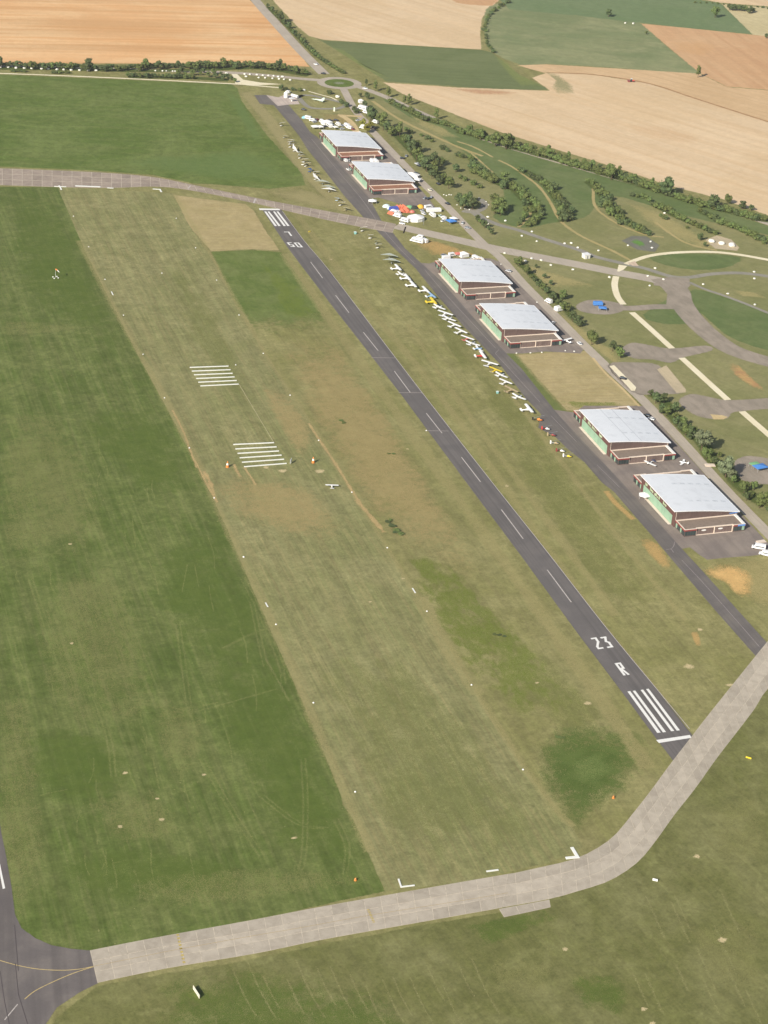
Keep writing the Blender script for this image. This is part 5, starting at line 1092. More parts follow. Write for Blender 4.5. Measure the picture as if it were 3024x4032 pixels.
tr(P0, 450, 510, 185, 24, SAILG, 'grey sailed trike among white ones past the taxiway crossing', None, 7)
tr(P0, 735, 835, 71, 3, SAILG, 'wide grey green trike wing beside the parked aircraft row', 'wide grey green trikes', 10); tr(P0, 785, 945, 71, 3, SAILG, 'wide grey green trike wing beside the parked aircraft row', 'wide grey green trikes', 10)
# gyrocopters and a helicopter at the end of the row
def gyro(P, heading, k, c, ct, label, heli=False):
    root = empty('helicopter' if heli else 'gyrocopter', (P[0], P[1], ZB), heading, label, 'helicopter' if heli else 'gyrocopter'); root.scale = (k, k, k)
    MB().loft([oct_ring(1.6, .8, .12, .12), oct_ring(1.3, .85, .75, .75), oct_ring(.4, 1.0, 1.1, 1.3), oct_ring(-.5, 1.0, 1.0, 1.2), oct_ring(-1.1, .95, .5, .6)]).build('cabin', c, root, smooth=True)
    MB().loft([oct_ring(1.45, 1.02, .5, .4, 8), oct_ring(.8, 1.32, .92, .66, 8), oct_ring(.1, 1.42, .9, .5, 8)]).build('canopy', CANOPY, root, smooth=True)
    MB().tube((-.9, 0, .9), (-3.2, 0, 1.0), .14, .08, 8).build('tail_boom', ct, root)
    tb = MB().box(-3.4, -2.8, -.9, .9, .98, 1.05)
    tb.build('tailplane', ct, root)
    for y in ((0,) if heli else (-.85, 0, .85)): MB().box(-3.5, -2.8, y-.04, y+.04, .6, 1.95).build('fin', ct, root)
    MB().tube((-.3, 0, 1.5), (-.3, 0, 2.45), .07, k=6).build('mast', DARKM, root)
    rb = MB(); a = math.radians(35); n = Vector((math.cos(a), math.sin(a), 0)); s = Vector((-n.y, n.x, 0))*.08; q = Vector((-.3, 0, 2.46))
    rb.loft([[q+n*3.2-s, q+n*3.2+s, q-n*3.2+s, q-n*3.2-s], [v+Vector((0, 0, .05)) for v in (q+n*3.2-s, q+n*3.2+s, q-n*3.2+s, q-n*3.2-s)]]).build('rotor', GREY, root)
    wheel(root, 1.1, 0, .18); wheel(root, -.4, .8, .2); wheel(root, -.4, -.8, .2)
    return root
PG = tile(2080, 1620, 2300)
for x, y, c, ct, lb, he, k in ((330, 255, ORG, BLK, 'orange and black helicopter at the end of the aircraft row', True, 1.15), (570, 520, PW, RED, 'white gyrocopter with bright red tail', False, .95), (740, 705, DRED, PYEL, 'dark red gyrocopter with yellow tail', False, .95), (830, 945, PYEL, PW, 'yellow gyrocopter with white tail standing on the grass', False, .95), (1005, 1175, PW, DRED, 'white gyrocopter with dark red tail', False, .95), (1210, 1335, YEL, PW, 'bright yellow gyrocopter with white tail on the paved edge', False, .95)):
    gyro(PG(x, y, .8), math.radians(-20), k, c, ct, lb, he)
# the delta jet on show in the loop drive
def jet(P, heading):
    root = empty('jet_aircraft', (P[0], P[1], ZB), heading, 'pale delta wing jet on display inside the loop drive', 'aircraft')
    c = GRN; root.scale = (.8, .8, .8)
    MB().loft([oct_ring(7.4, 1.9, .1, .1), oct_ring(5.0, 1.95, .8, .8), oct_ring(2.5, 2.0, 1.2, 1.3), oct_ring(-2, 2.0, 1.5, 1.3), oct_ring(-5.5, 2.0, 1.0, 1.0), oct_ring(-6.6, 2.0, .8, .8)]).build('fuselage', c, root, smooth=True)
    MB().prism([(2.2, 0), (-5.4, 4.1), (-6.0, 4.1), (-5.6, 0), (-6.0, -4.1), (-5.4, -4.1)], 1.55, 1.72).build('wing', c, root)
    MB().loft([[(-2.6, -.06, 2.5), (-6.4, -.06, 2.5), (-6.9, -.04, 4.8), (-5.7, -.04, 4.8)], [(-2.6, .06, 2.5), (-6.4, .06, 2.5), (-6.9, .04, 4.8), (-5.7, .04, 4.8)]]).build('fin', c, root)
    MB().dome(3.6, 0, 2.45, 1.1, .42, .5, 12, 3).build('canopy', CANOPY, root, smooth=True)
    for x, y in ((4, 0), (-2, 1.4), (-2, -1.4)): MB().tube((x, y, 0), (x, y, 1.6), .12, k=6).build('stand', GREY, root)
jet(T4(955, 290, 1.6), math.radians(150))

# ================================================================== vehicles and tents
def car(P, heading, c, label, group=None, k=1.0, name='car'):
    root = empty(name, (P[0], P[1], ZB), heading, label, 'car', group); root.scale = (k, k, k)
    def ring(x, w_, z0, z1): return [(x, -w_/2, z0), (x, w_/2, z0), (x, w_/2, z1*.8+z0*.2), (x, w_/2*.9, z1), (x, -w_/2*.9, z1), (x, -w_/2, z1*.8+z0*.2)]
    MB().loft([ring(2.1, 1.5, .35, .65), ring(1.9, 1.7, .25, .82), ring(.9, 1.76, .22, .95), ring(-1.7, 1.76, .22, .98), ring(-2.1, 1.6, .35, .85)]).build('body', c, root, smooth=False)
    MB().loft([[(x, -w_/2, z) for x, w_, z in ()] or [(1.0, -.78, .93), (1.0, .78, .93), (-1.9, .78, .96), (-1.9, -.78, .96)], [(.35, -.62, 1.42), (.35, .62, 1.42), (-1.45, .62, 1.42), (-1.45, -.62, 1.42)]]).build('window_band', CANOPY, root)
    MB().prism([(.32, -.6), (.32, .6), (-1.42, .6), (-1.42, -.6)], 1.43, 1.47).build('roof', c, root)
    for x in (1.3, -1.3):
        for y in (-.78, .78): wheel(root, x, y, .31, .2)
    return root
def van(P, heading, L, h, c, label, group=None, cat='van', name='van', w_=2.1):
    root = empty(name, (P[0], P[1], ZB), heading, label, cat, group)
    def ring(x, z1): return [(x, -w_/2, .4), (x, w_/2, .4), (x, w_/2, z1-.15), (x, w_/2-.15, z1), (x, -w_/2+.15, z1), (x, -w_/2, z1-.15)]
    MB().loft([ring(L/2, 1.1), ring(L/2-.7, 1.35), ring(L/2-1.5, h), ring(-L/2, h)]).build('body', c, root)
    MB().loft([[(L/2-.78, -w_/2+.1, 1.42), (L/2-.78, w_/2-.1, 1.42), (L/2-1.42, w_/2-.2, h-.1), (L/2-1.42, -w_/2+.2, h-.1)], [(L/2-.70, -w_/2+.1, 1.46), (L/2-.70, w_/2-.1, 1.46), (L/2-1.34, w_/2-.2, h-.06), (L/2-1.34, -w_/2+.2, h-.06)]]).build('windscreen', CANOPY, root)
    for s in (-1, 1): MB().box(-L/2+.6, L/2-1.7, s*(w_/2+.005)-.01, s*(w_/2+.005)+.01, 1.35, 1.85).build('window', CANOPY, root)
    for x in (L/2-1.1, -L/2+1.1):
        for y in (-w_/2+.12, w_/2-.12): wheel(root, x, y, .36, .24)
    return root
def box_trailer(P, heading, L, w_, h, c, label, group=None, cat='caravan', name='caravan'):
    root = empty(name, (P[0], P[1], ZB), heading, label, cat, group)
    MB().loft([[(x, -w_/2, .45), (x, w_/2, .45), (x, w_/2, z-.25), (x, w_/2-.2, z), (x, -w_/2+.2, z), (x, -w_/2, z-.25)] for x, z in ((L/2, h-.35), (L/2-.5, h), (-L/2+.4, h), (-L/2, h-.25))]).build('body', c, root)
    MB().tube((L/2, 0, .5), (L/2+1.0, 0, .5), .06, k=6).build('drawbar', DARKM, root)
    MB().box(-L/2+.8, L/2-.8, w_/2-.01, w_/2+.02, 1.3, 1.9).build('window', CANOPY, root)
    for y in (-w_/2+.1, w_/2-.1): wheel(root, 0, y, .33, .2)
    return root
def dome_tent(P, r, h, c, label, group=None, az=0.0, ratio=1.35):
    root = empty('dome_tent', (P[0], P[1], ZB), az, label, 'tent', group)
    MB().dome(0, 0, 0, r*ratio, r, h, 10, 4).build('canopy', c, root)
    MB().face([(r*ratio*.99, -.35, .0), (r*ratio*.99, .35, .0), (r*ratio*.86, .2, h*.55), (r*ratio*.86, -.2, h*.55)]).build('door_flap', GREY, root)
    return root
def gazebo(P, a, b, h, c, label, group=None, az=0.0, sides=4, eave=2.1, cat='gazebo'):
    root = empty('gazebo' if cat == 'gazebo' else 'marquee', (P[0], P[1], ZB), az, label, cat, group)
    if sides == 4: R = [(a/2, b/2), (-a/2, b/2), (-a/2, -b/2), (a/2, -b/2)]
    else: R = [(a/2*math.cos(2*math.pi*i/sides), b/2*math.sin(2*math.pi*i/sides)) for i in range(sides)]
    m_ = MB(); n = len(R)
    for i in range(n):
        p, q = R[i], R[(i+1) % n]
        m_.face([(p[0], p[1], eave), (q[0], q[1], eave), (q[0]*.08, q[1]*.08, h), (p[0]*.08, p[1]*.08, h)]); m_.face([(p[0], p[1], eave-.3), (q[0], q[1], eave-.3), (q[0], q[1], eave), (p[0], p[1], eave)])
    m_.face([(x*.08, y*.08, h) for x, y in R]); m_.build('canopy', c, root)
    for x, y in R: MB().tube((x*.97, y*.97, 0), (x*.97, y*.97, eave-.1), .05, k=5).build('pole', SILV, root)
    if cat == 'marquee':
        for i in range(n):
            if i == n-1: continue
            p, q = R[i], R[(i+1) % n]; MB().face([(p[0]*.96, p[1]*.96, 0), (q[0]*.96, q[1]*.96, 0), (q[0]*.96, q[1]*.96, eave-.2), (p[0]*.96, p[1]*.96, eave-.2)]).build('side_wall', c, root)
    return root
def ridge_tent(P, L, w_, h, c, label, group=None, az=0.0):
    root = empty('ridge_tent', (P[0], P[1], ZB), az, label, 'tent', group)
    MB().face([(-L/2, -w_/2, 0), (L/2, -w_/2, 0), (L/2*.8, 0, h), (-L/2*.8, 0, h)]).face([(L/2, w_/2, 0), (-L/2, w_/2, 0), (-L/2*.8, 0, h), (L/2*.8, 0, h)]).face([(-L/2, w_/2, 0), (-L/2, -w_/2, 0), (-L/2*.8, 0, h)]).build('flysheet', c, root)
    MB().face([(L/2, -w_/2, 0), (L/2, w_/2, 0), (L/2*.8, 0, h)]).build('front_flap', GREY, root)
    return root
W_ = flat_mat('white_vehicle_paint', (.80, .80, .79), .4, .4, .03, 2, raw=True); CL = flat_mat('white_canvas', (.80, .80, .78), .8, .1, .04, 1.5, raw=True)
CO = flat_mat('orange_red_canvas', (.60, .17, .10), .8, .1, .06, 1.5, raw=True); CB = flat_mat('blue_canvas', (.07, .10, .38), .8, .1, .06, 1.5, raw=True); CG = flat_mat('green_canvas', (.20, .42, .20), .8, .1, .06, 1.5, raw=True); CK = flat_mat('black_canvas', (.05, .06, .05), .8, .1, .06, 1.5, raw=True); CY = flat_mat('amber_canvas', (.70, .42, .06), .8, .1, .06, 1.5, raw=True); CT = flat_mat('teal_canvas', (.25, .50, .62), .8, .1, .06, 1.5, raw=True); CBB = flat_mat('bright_blue_canvas', (.08, .24, .60), .8, .1, .06, 1.5, raw=True); CP = flat_mat('pale_aqua_canvas', (.62, .74, .74), .8, .1, .06, 1.5, raw=True)
V1 = tile(1150, 430, 1550); V2 = tile(1480, 780, 1830); V3 = tile(1650, 960, 1950); V4 = tile(1360, 360, 1660)
rd = math.radians
# camp by the first hangar
dome_tent(V1(205, 145), 1.9, 1.8, CT, 'teal dome tent at the edge of the camp by the taxiway')
gCV = 'white vans and caravans in the camp by the first hangar'
for x, y, az, L, h in ((275, 145, -50, 6.5, 2.7), (340, 180, -30, 5.5, 2.4), (488, 205, 100, 6.8, 2.9), (750, 245, 100, 6, 2.6), (890, 270, 110, 6.8, 3.0), (935, 300, 120, 5.2, 2.5)):
    van(V1(x, y, 1), rd(az), L, h, W_, 'white van or camper in the camp by the first hangar', gCV)
for x, y, a, b, az in ((385, 300, 6.5, 5, 5), (465, 303, 4, 4, 8)): gazebo(V1(x, y, 1), a, b, 3.0, CL, 'white square gazebo on the grass beside the first hangar gable', 'white gazebos by the first hangar', rd(az))
gazebo(V1(565, 215, 1.5), 8, 5, 3.6, CL, 'big white marquee behind the first hangar gable', None, rd(20), cat='marquee')
box_trailer(V1(612, 270, 1), rd(95), 7.5, 2.4, 3.0, W_, 'long white caravan parked beside the big white marquee')
gazebo(V1(708, 308, 1), 3.6, 3.6, 2.8, CL, 'small white gazebo hard against the first hangar', None, rd(10))
for x, y, c, az, lb in ((540, 280, BLK, 15, 'black car parked beside the big white marquee'), (625, 185, BLK, -10, 'black car behind the big white marquee'), (718, 178, BLK, -25, 'black car at the back of the camp by the sandy track'), (665, 260, GREY, 95, 'grey car parked between marquee and white van'), (815, 265, GREY, 100, 'grey car between two white vans by the first hangar'), (985, 322, DRED, 110, 'dark red car beside the white vans at the sandy track'), (410, 170, DRED, 30, 'dark red car behind the white vans by the taxiway'), (375, 205, GREY, 20, 'grey car half hidden by the white gazebos'), (820, 320, SILV, 20, 'silver car against the first hangar wall')):
    car(V1(x, y, .6), rd(az), c, lb)
car(T4(642, 508, .5), rd(-35), BLK, 'black car parked on the lawn beside the loop drive')
van(V1(1175, 297, 1.2), rd(130), 7.5, 3.2, W_, 'large white lorry beside the yellowish trees', None, 'lorry', 'lorry', 2.6)
van(V4(648, 662, 1), rd(118), 5.6, 2.7, W_, 'white van with dark windscreen on the service road beside the yellowish trees'); box_trailer(V4(627, 790, .8), rd(100), 4.6, 2.0, 1.7, BLK, 'black trailer behind the white van on the service road', None, 'trailer', 'trailer')
van(V4(370, 355, 1.5), rd(125), 9.0, 3.4, W_, 'long white lorry on the service road below the roundabout', None, 'lorry', 'lorry', 2.6); van(V4(432, 448, 1), rd(122), 5.5, 2.6, W_, 'white van following the long white lorry on the service road')
gazebo(V4(338, 215, 1.2), 3.6, 3.6, 3.2, CL, 'white kiosk tent beside the service road at the roundabout', None, rd(10), cat='marquee')
car(V1(1080, 180, .6), rd(20), SILV, 'silver car at the edge of the sandy track near the trees')
# between and behind the first two hangars
TH = tile(1150, 420, 1750)
for x in (878, 915): box_trailer(TH(x, 590, 1.5), rd(5), 2.6, 6.0, 2.7, W_, 'white container standing between the first two hangars', 'white containers between hangars', 'container', 'container')
van(PF(1392, 320, 1), rd(100), 4.6, 2.2, W_, 'white van at the corner of the first annex'); car(PF(1460, 322, .6), rd(60), SILV, 'silver car at the corner of the first annex'); car(PF(1440, 478, .6), rd(105), W_, 'white car on the apron before the second hangar')
gazebo(TH(1305, 745, 1.5), 11, 6, 3.6, CL, 'long white marquee behind the second hangar', None, rd(-38), cat='marquee'); gazebo(TH(1365, 800, 1.3), 5, 5, 3.2, CL, 'square white gazebo at the end of the long white marquee', None, rd(-38))
for x, y, c, az, lb in ((1205, 560, BLK, -10, 'black car on the service road behind the second hangar'), (1245, 535, GREY, 60, 'grey car under the trees opposite the second hangar'), (1360, 620, SILV, 120, 'silver car beside the trees opposite the second hangar'), (1380, 640, BLK, 110, 'black car beside the trees opposite the second hangar'), (1355, 725, BLK, -20, 'black car behind the long white marquee'), (1590, 838, BLK, 100, 'black car under the tree beside the service road bend'), (1450, 995, GREY, 40, 'grey car in the group behind the camp of orange tents'), (1490, 1000, BLK, 30, 'black car in the group behind the camp of orange tents'), (1515, 985, SILV, 60, 'silver car in the group behind the camp of orange tents'), (1500, 905, CREAMP, 100, 'cream car on the apron corner behind the second hangar')):
    car(TH(x, y, .6), rd(az), c, lb)
# the camp of coloured tents
P = V2(195, 165); dome_tent(P, 2.2, 2.0, CP, 'pale aqua dome tent at the corner of the camp of coloured tents'); dome_tent(V2(268, 182, .8), 1.8, 1.9, CP, 'pale aqua dome tent standing against a blue one')
ridge_tent(V2(325, 195, .5), 7.5, 4.5, 2.2, CB, 'long dark blue tent in the camp', None, rd(10))
for x, y, az in ((418, 172, 100), (478, 168, 100), (525, 165, 100), (493, 240, 95), (588, 242, 100), (288, 285, 120), (556, 190, 110)):
    ridge_tent(V2(x, y, .5), 5.2, 3.6, 1.9, CO, 'orange red ridge tent in the camp of coloured tents', 'orange red tents', rd(az))
dome_tent(V2(680, 248, .8), 1.5, 1.7, PINK, 'red and white small tent beside the big white dome'); dome_tent(V2(628, 165, .8), 2.2, 2.0, CG, 'green dome tent in the camp'); dome_tent(V2(712, 172, .6), 2.6, 1.7, CK, 'black low dome tent in the camp'); dome_tent(V2(835, 155, .8), 2.5, 2.2, CY, 'amber round tent in the camp', ratio=1.05)
gazebo(V2(742, 372, 1.5), 13, 11, 4.2, CL, 'big white many sided marquee in the tent camp', None, rd(20), 10, 2.3, 'marquee')
gv = 'white vans and caravans of the tent camp'; lv = 'white van or camper in the camp of coloured tents'
for x, y, az, L, h in ((335, 258, 120, 6.5, 2.6), (400, 330, 125, 6.5, 2.9), (402, 258, 110, 4.6, 2.2), (535, 415, 130, 7, 2.9), (592, 408, 120, 5, 2.4), (985, 165, 15, 6.5, 2.5), (1055, 315, 100, 6.5, 2.8), (1265, 368, 100, 4.8, 2.2)):
    van(V2(x, y, 1), rd(az), L, h, W_, lv, gv)
box_trailer(V2(1080, 228, 1.3), rd(0), 10.5, 2.5, 2.9, W_, 'long white caravan behind the campers of the tent camp')
for x, y, c, az, lb in ((490, 470, W_, -35, 'white car parked at the taxiway edge of the tent camp'), (865, 240, SILV, 100, 'silver car in the middle of the tent camp'), (890, 288, W_, 110, 'small white car beside the silver one in the tent camp'), (1200, 330, GRN, 100, 'pale green car between two campers'), (1258, 422, W_, 30, 'white car beside the blue gazebo'), (1620, 462, SILV, 60, 'silver car on the grass by the service road'), (1335, 100, BLK, 110, 'black car on the service road beside the tent camp')):
    car(V2(x, y, .6), rd(az), c, lb)
gazebo(V2(1405, 440, 1.2), 6, 6, 3.0, CBB, 'bright blue gazebo beside the service road', None, rd(15)); gazebo(V2(1450, 395, 1.2), 4.5, 4, 3.0, CL, 'white gazebo touching the bright blue one', None, rd(15))
van(V2(770, 790, 1.2), rd(135), 9.5, 3.1, W_, 'long white lorry on the grass below the taxiway crossing', None, 'lorry', 'lorry', 3.0); van(V2(822, 722, 1), rd(130), 5.2, 2.4, W_, 'white van between long lorry and taxiway'); van(V2(905, 800, 1), rd(115), 5.4, 2.8, W_, 'white van beside the long white lorry below the crossing')
car(TL(1283, 468, .5), rd(-30), GREY, 'grey car on the service road near the taxiway junction')
# flag, and a dark raised strip across the taxiway
root = empty('flag_banner', (V2(885, 500).x, V2(885, 500).y, ZB), rd(40), 'tall pale feather flag on the grass of the tent camp', 'flag')
MB().tube((0, 0, 0), (0, 0, 5.2), .05, k=6).build('pole', SILV, root); MB().loft([[(0, -.03, 1.2), (1.1, -.03, 1.4), (1.2, -.03, 4.6), (.2, -.03, 5.2)], [(0, .03, 1.2), (1.1, .03, 1.4), (1.2, .03, 4.6), (.2, .03, 5.2)]]).build('cloth', CREAMP, root); MB().dome(0, 0, 0, .5, .5, .15, 10, 2).build('base', DARKM, root)
a, b = V2(555, 540), V2(515, 655); d = (b-a); root = tag(MB().loft([[(a.x-.55, a.y, .07), (a.x+.55, a.y, .07), (a.x+.3, a.y, .30), (a.x-.3, a.y, .30)], [(b.x-.55, b.y, .07), (b.x+.55, b.y, .07), (b.x+.3, b.y, .30), (b.x-.3, b.y, .30)]]).build('dark_strip', flat_mat('strip_black', (66, 60, 58), .8, .1)), 'dark low strip across the taxiway beside the tent camp', 'cable ramp')
# hexagonal parasols / gazebos on the apron
gazebo(TH(876, 1030, 1.5), 6.8, 6.4, 3.2, CL, 'white hexagonal gazebo on the grass corner beside the second hangar', None, rd(10), 6)
gazebo(tile(2230, 1850, 2560)(1550, 512, 1.5), 6.4, 6.4, 3.2, CL, 'white hexagonal gazebo before the mint doors of the last hangar', None, rd(10), 6)
# behind the third hangar
van(V3(720, 240, 1), rd(15), 5.2, 2.6, W_, 'white van behind the third hangar gable'); gazebo(V3(850, 240, 1), 4.5, 4, 2.8, PINK, 'red and white gazebo behind the third hangar gable', None, rd(15)); gazebo(V3(965, 235, 1.2), 6, 5, 3.4, CL, 'white peaked marquee beside the red and white gazebo', None, rd(15), cat='marquee')
car(V3(540, 245, .6), rd(15), GREY, 'grey car on the grass behind the third hangar'); box_trailer(V3(590, 300, 1), rd(8), 5.5, 2.2, 2.4, W_, 'white caravan half hidden by the third hangar roof'); car(V3(1140, 330, .8), rd(20), W_, 'white car half hidden by the third hangar roof'); box_trailer(V3(1240, 310, 1.2), rd(110), 6.0, 2.3, 2.8, W_, 'white caravan standing end on behind the third hangar'); van(V3(1340, 335, 1), rd(100), 5, 2.3, W_, 'white van at the back corner of the third hangar')
car(TB(835, 395, .6), rd(130), SILV, 'silver car on the road behind the third hangar'); van(TB(1208, 678, 1), rd(110), 5.4, 2.7, W_, 'white van parked under the roadside trees'); box_trailer(TB(1300, 750, 1.2), rd(20), 4.6, 3.4, 2.9, W_, 'cream container under the roadside trees', None, 'container', 'container'); car(TB(1250, 880, .6), rd(40), W_, 'white car behind the hangar that faces the dry plot'); car(TB(1497, 1070, .6), rd(95), W_, 'white car on the paved corner by the dry grass plot')
car(MBm(730, 198, .6), rd(140), W_, 'white car behind the hangar with roof seams'); car(MBm(697, 172, .6), rd(140), BLK, 'black car in the shadow behind the hangar with roof seams')
MB2 = MBm; van(MBm(1585, 1215, 1), rd(150), 6.6, 2.7, W_, 'white camper at the edge of the last apron', None); van(MBm(1640, 1268, 1), rd(140), 6.2, 2.7, W_, 'white camper on the grass beyond the last apron', None)
car(T1(1147, 497, .5), rd(-30), BLK, 'black car on the strip of white gravel')
# blue things on the old hardstands
box_trailer(T7(125, 905, 1.3), rd(-10), 6.0, 2.5, 2.6, CBB, 'blue container on the old round hardstand', None, 'container', 'container'); gazebo(T7(165, 955, 1), 5, 4, 2.6, CBB, 'blue gazebo beside the blue container', None, rd(-20))
gazebo(T0(1560, 1560, 1), 7, 5, 2.8, CBB, 'blue gazebo on the hardstand beyond the last trees', None, rd(10)); gazebo(T0(1495, 1530, 1), 5, 4, 2.4, CG, 'green gazebo touching the blue one on the hardstand', None, rd(10)); box_trailer(T0(1545, 1552, 3.2), 0, 1.6, .9, .9, W_, 'small white box on the blue gazebo', None, 'box', 'box') if False else None
# ================================================================== boulders, blocks, cabin
ROCK = flat_mat('white_limestone', (.74, .73, .66), .9, .1, .1, .8, raw=True)
def rock_mesh(seed):
    R = random.Random(seed); bm = bmesh.new(); bmesh.ops.create_icosphere(bm, subdivisions=2, radius=1.0)
    for v in bm.verts: v.co *= R.uniform(.82, 1.08); v.co.z = max(v.co.z*.8, -.35)
    me = bpy.data.meshes.new('boulder'); bm.to_mesh(me); bm.free(); me.materials.append(ROCK); return me
ROCKS = [rock_mesh(i) for i in range(5)]
def boulder(P, r, label, group):
    o = bpy.data.objects.new('boulder', random.choice(ROCKS)); col.objects.link(o); o.location = (P[0], P[1], r*.3); o.scale = (r*random.uniform(.9, 1.3), r*random.uniform(.8, 1.1), r*.9); o.rotation_euler = (0, 0, random.uniform(0, 6))
    return tag(o, label, 'boulder', group)
T16 = tile(0, 220, 400); T17 = tile(880, 260, 1180)
up_ = [(30, 158), (133, 160), (208, 165), (268, 172), (326, 170), (452, 175), (503, 176), (562, 178), (606, 178), (648, 178), (706, 182), (778, 186), (822, 187), (886, 190), (957, 196), (1022, 196), (1098, 196), (1180, 200), (1262, 205), (1310, 203), (1352, 205), (1410, 206), (1468, 210), (1572, 214)]
dn_ = [(5, 195), (135, 193), (265, 203), (397, 208), (520, 212), (680, 218), (790, 220), (932, 228), (1042, 232), (1163, 238), (1298, 242), (1438, 242), (1565, 245)]
for x, y in up_+dn_: boulder(T16(x, y), 1.3, 'white boulder in the rows lining the access road', 'boulders lining the access road')
for x, y in [(425, 262+20), (462, 272), (515, 268)]: pass
for x, y in [(575, 190), (462, 185), (492, 236), (730, 198), (765, 262), (862, 212), (910, 266), (978, 216), (1092, 222), (1070, 278), (1196, 240), (1210, 290), (1286, 238), (1318, 300), (1452, 312), (65, 165), (20, 205)]: boulder(T17(x, y), 1.15, 'white boulder in the rows lining the access road', 'boulders lining the access road')
for x, y in [(640, 463), (655, 462), (690, 468), (612, 460), (680, 466)]: boulder(S(x, y*.6 if False else 280+(x-612)*.02), .95, 'white boulder in the rows lining the access road', 'boulders lining the access road')
for x, y in [(222, 655), (225, 705), (350, 683), (470, 793), (543, 762), (578, 832), (780, 848), (828, 845), (876, 878), (1026, 900), (1437, 1027), (1103, 1092), (680, 1005), (840, 1038), (540, 957), (610, 970), (495, 975), (345, 918)]:
    boulder(T8(x, y), .95, 'white boulder on the grass verge of the park road', 'boulders along the park road')
for x, y in [(640, 590), (228, 672), (592, 747), (575, 660), (715, 690), (1075, 735), (1295, 820), (1540, 918), (1533, 622), (1535, 683), (395, 385), (600, 350), (612, 405), (725, 92)]:
    boulder(T7(x, y), .9, 'white boulder on the lawns round the old taxi tracks', 'boulders on the old taxi track lawns')
for x, y in [(1060, 160), (1085, 168), (1110, 160), (1130, 162), (1185, 255), (1220, 285), (1255, 290), (1300, 300), (1390, 190), (1455, 225), (1480, 255), (1470, 370), (1475, 430), (1630, 405)]:
    boulder(TL(x, y), .6, 'small white boulder round the bend of the park road', 'small boulders round the road bend')
for x, y, r in [(550, 75, 1.4), (650, 90, 1.4), (1378, 240, 1.9)]: boulder(T4(x, y), r, 'large cream boulder beside the loop drive', 'cream boulders by the loop drive')
for x, y, r in [(1150, 350, 2.0), (1240, 370, 2.2), (1330, 388, 2.6)]: boulder(T7(x, y), r, 'tall pale gravel mound on the bare ground of the park', 'pale gravel mounds')
for x, y in [(910, 1165), (1040, 1162), (1145, 1158), (1365, 1142), (1448, 1148), (765, 335), (1100, 690)]: boulder(TB(x, y), .55, 'small pale stone along the edge of the dry grass plot', 'stones along the dry plot')
root = empty('white_cabin', T8(934, 950).to_tuple(), rd(8), 'square white cabin beside the park road', 'cabin')
MB().box(-2.1, 2.1, -2.0, 2.0, 0, 2.7).build('body', ROCK, root); MB().box(-2.3, 2.3, -2.2, 2.2, 2.7, 2.95).build('roof', W_, root); MB().box(-.5, .5, -2.06, -2.0, .1, 2.1).build('door', GREY, root)
def slab_pile(P, a, b, h, az, label):
    root = empty('slab_pile', (P[0], P[1], .05), az, label, 'slab pile')
    for i in range(3): MB().box(-a/2+.1*i, a/2-.12*i, -b/2+.05*i, b/2, h*i/3, h*(i+1)/3-.02).build('slab', COPE, root)
slab_pile(MBm(1200, 570), 5.5, 2.6, .5, rd(-12), 'stack of cream slabs under the trees opposite the hangars'); slab_pile(MBm(1605, 1175), 5.0, 2.2, .4, rd(5), 'stack of cream slabs at the edge of the last apron')
# fuel point on the concrete pad
root = empty('fuel_tank', (T4(250, 250).x, T4(250, 250).y, ZB), rd(-60), 'tall white fuel tank on the concrete pad', 'tank')
MB().tube((0, 0, .2), (0, 0, 4.2), 1.7, k=18).build('body', W_, root); MB().dome(0, 0, 4.2, 1.7, 1.7, .5, 18, 3).build('cap', W_, root); MB().box(1.65, 1.85, -.25, .25, 0, 4.3).build('ladder', SILV, root)
root = empty('fuel_tank', (T4(445, 250).x, T4(445, 250).y, ZB), rd(-55), 'long white horizontal fuel tank on the concrete pad', 'tank')
MB().tube((-3.4, 0, 1.6), (3.4, 0, 1.6), 1.2, k=16).build('body', W_, root)
for x in (-2, 2): MB().box(x-.2, x+.2, -1, 1, 0, .8).build('saddle', GREY, root)
root = empty('pump_shelter', (T4(380, 330).x, T4(380, 330).y, ZB), rd(20), 'white roofed pump shelter on the concrete pad', 'shelter')
MB().box(-2.2, 2.2, -1.6, 1.6, 2.6, 2.85).build('roof', W_, root); MB().box(-.5, .5, -.4, .4, 0, 1.6).build('pump', W_, root)
for x in (-1.9, 1.9): MB().tube((x, 0, 0), (x, 0, 2.6), .08, k=6).build('post', SILV, root)
van(T4(292, 120, 1), rd(115), 4.2, 2.2, W_, 'small white van beside the fuel pad')
root = empty('totem_sign', (T4(1305, 545).x, T4(1305, 545).y, ZB), rd(-30), 'pale green upright sign beside the loop drive', 'sign')
MB().box(-.6, .6, -.15, .15, .3, 3.4).build('panel', GRN, root); MB().box(-.8, .8, -.4, .4, 0, .3).build('foot', COPE, root)
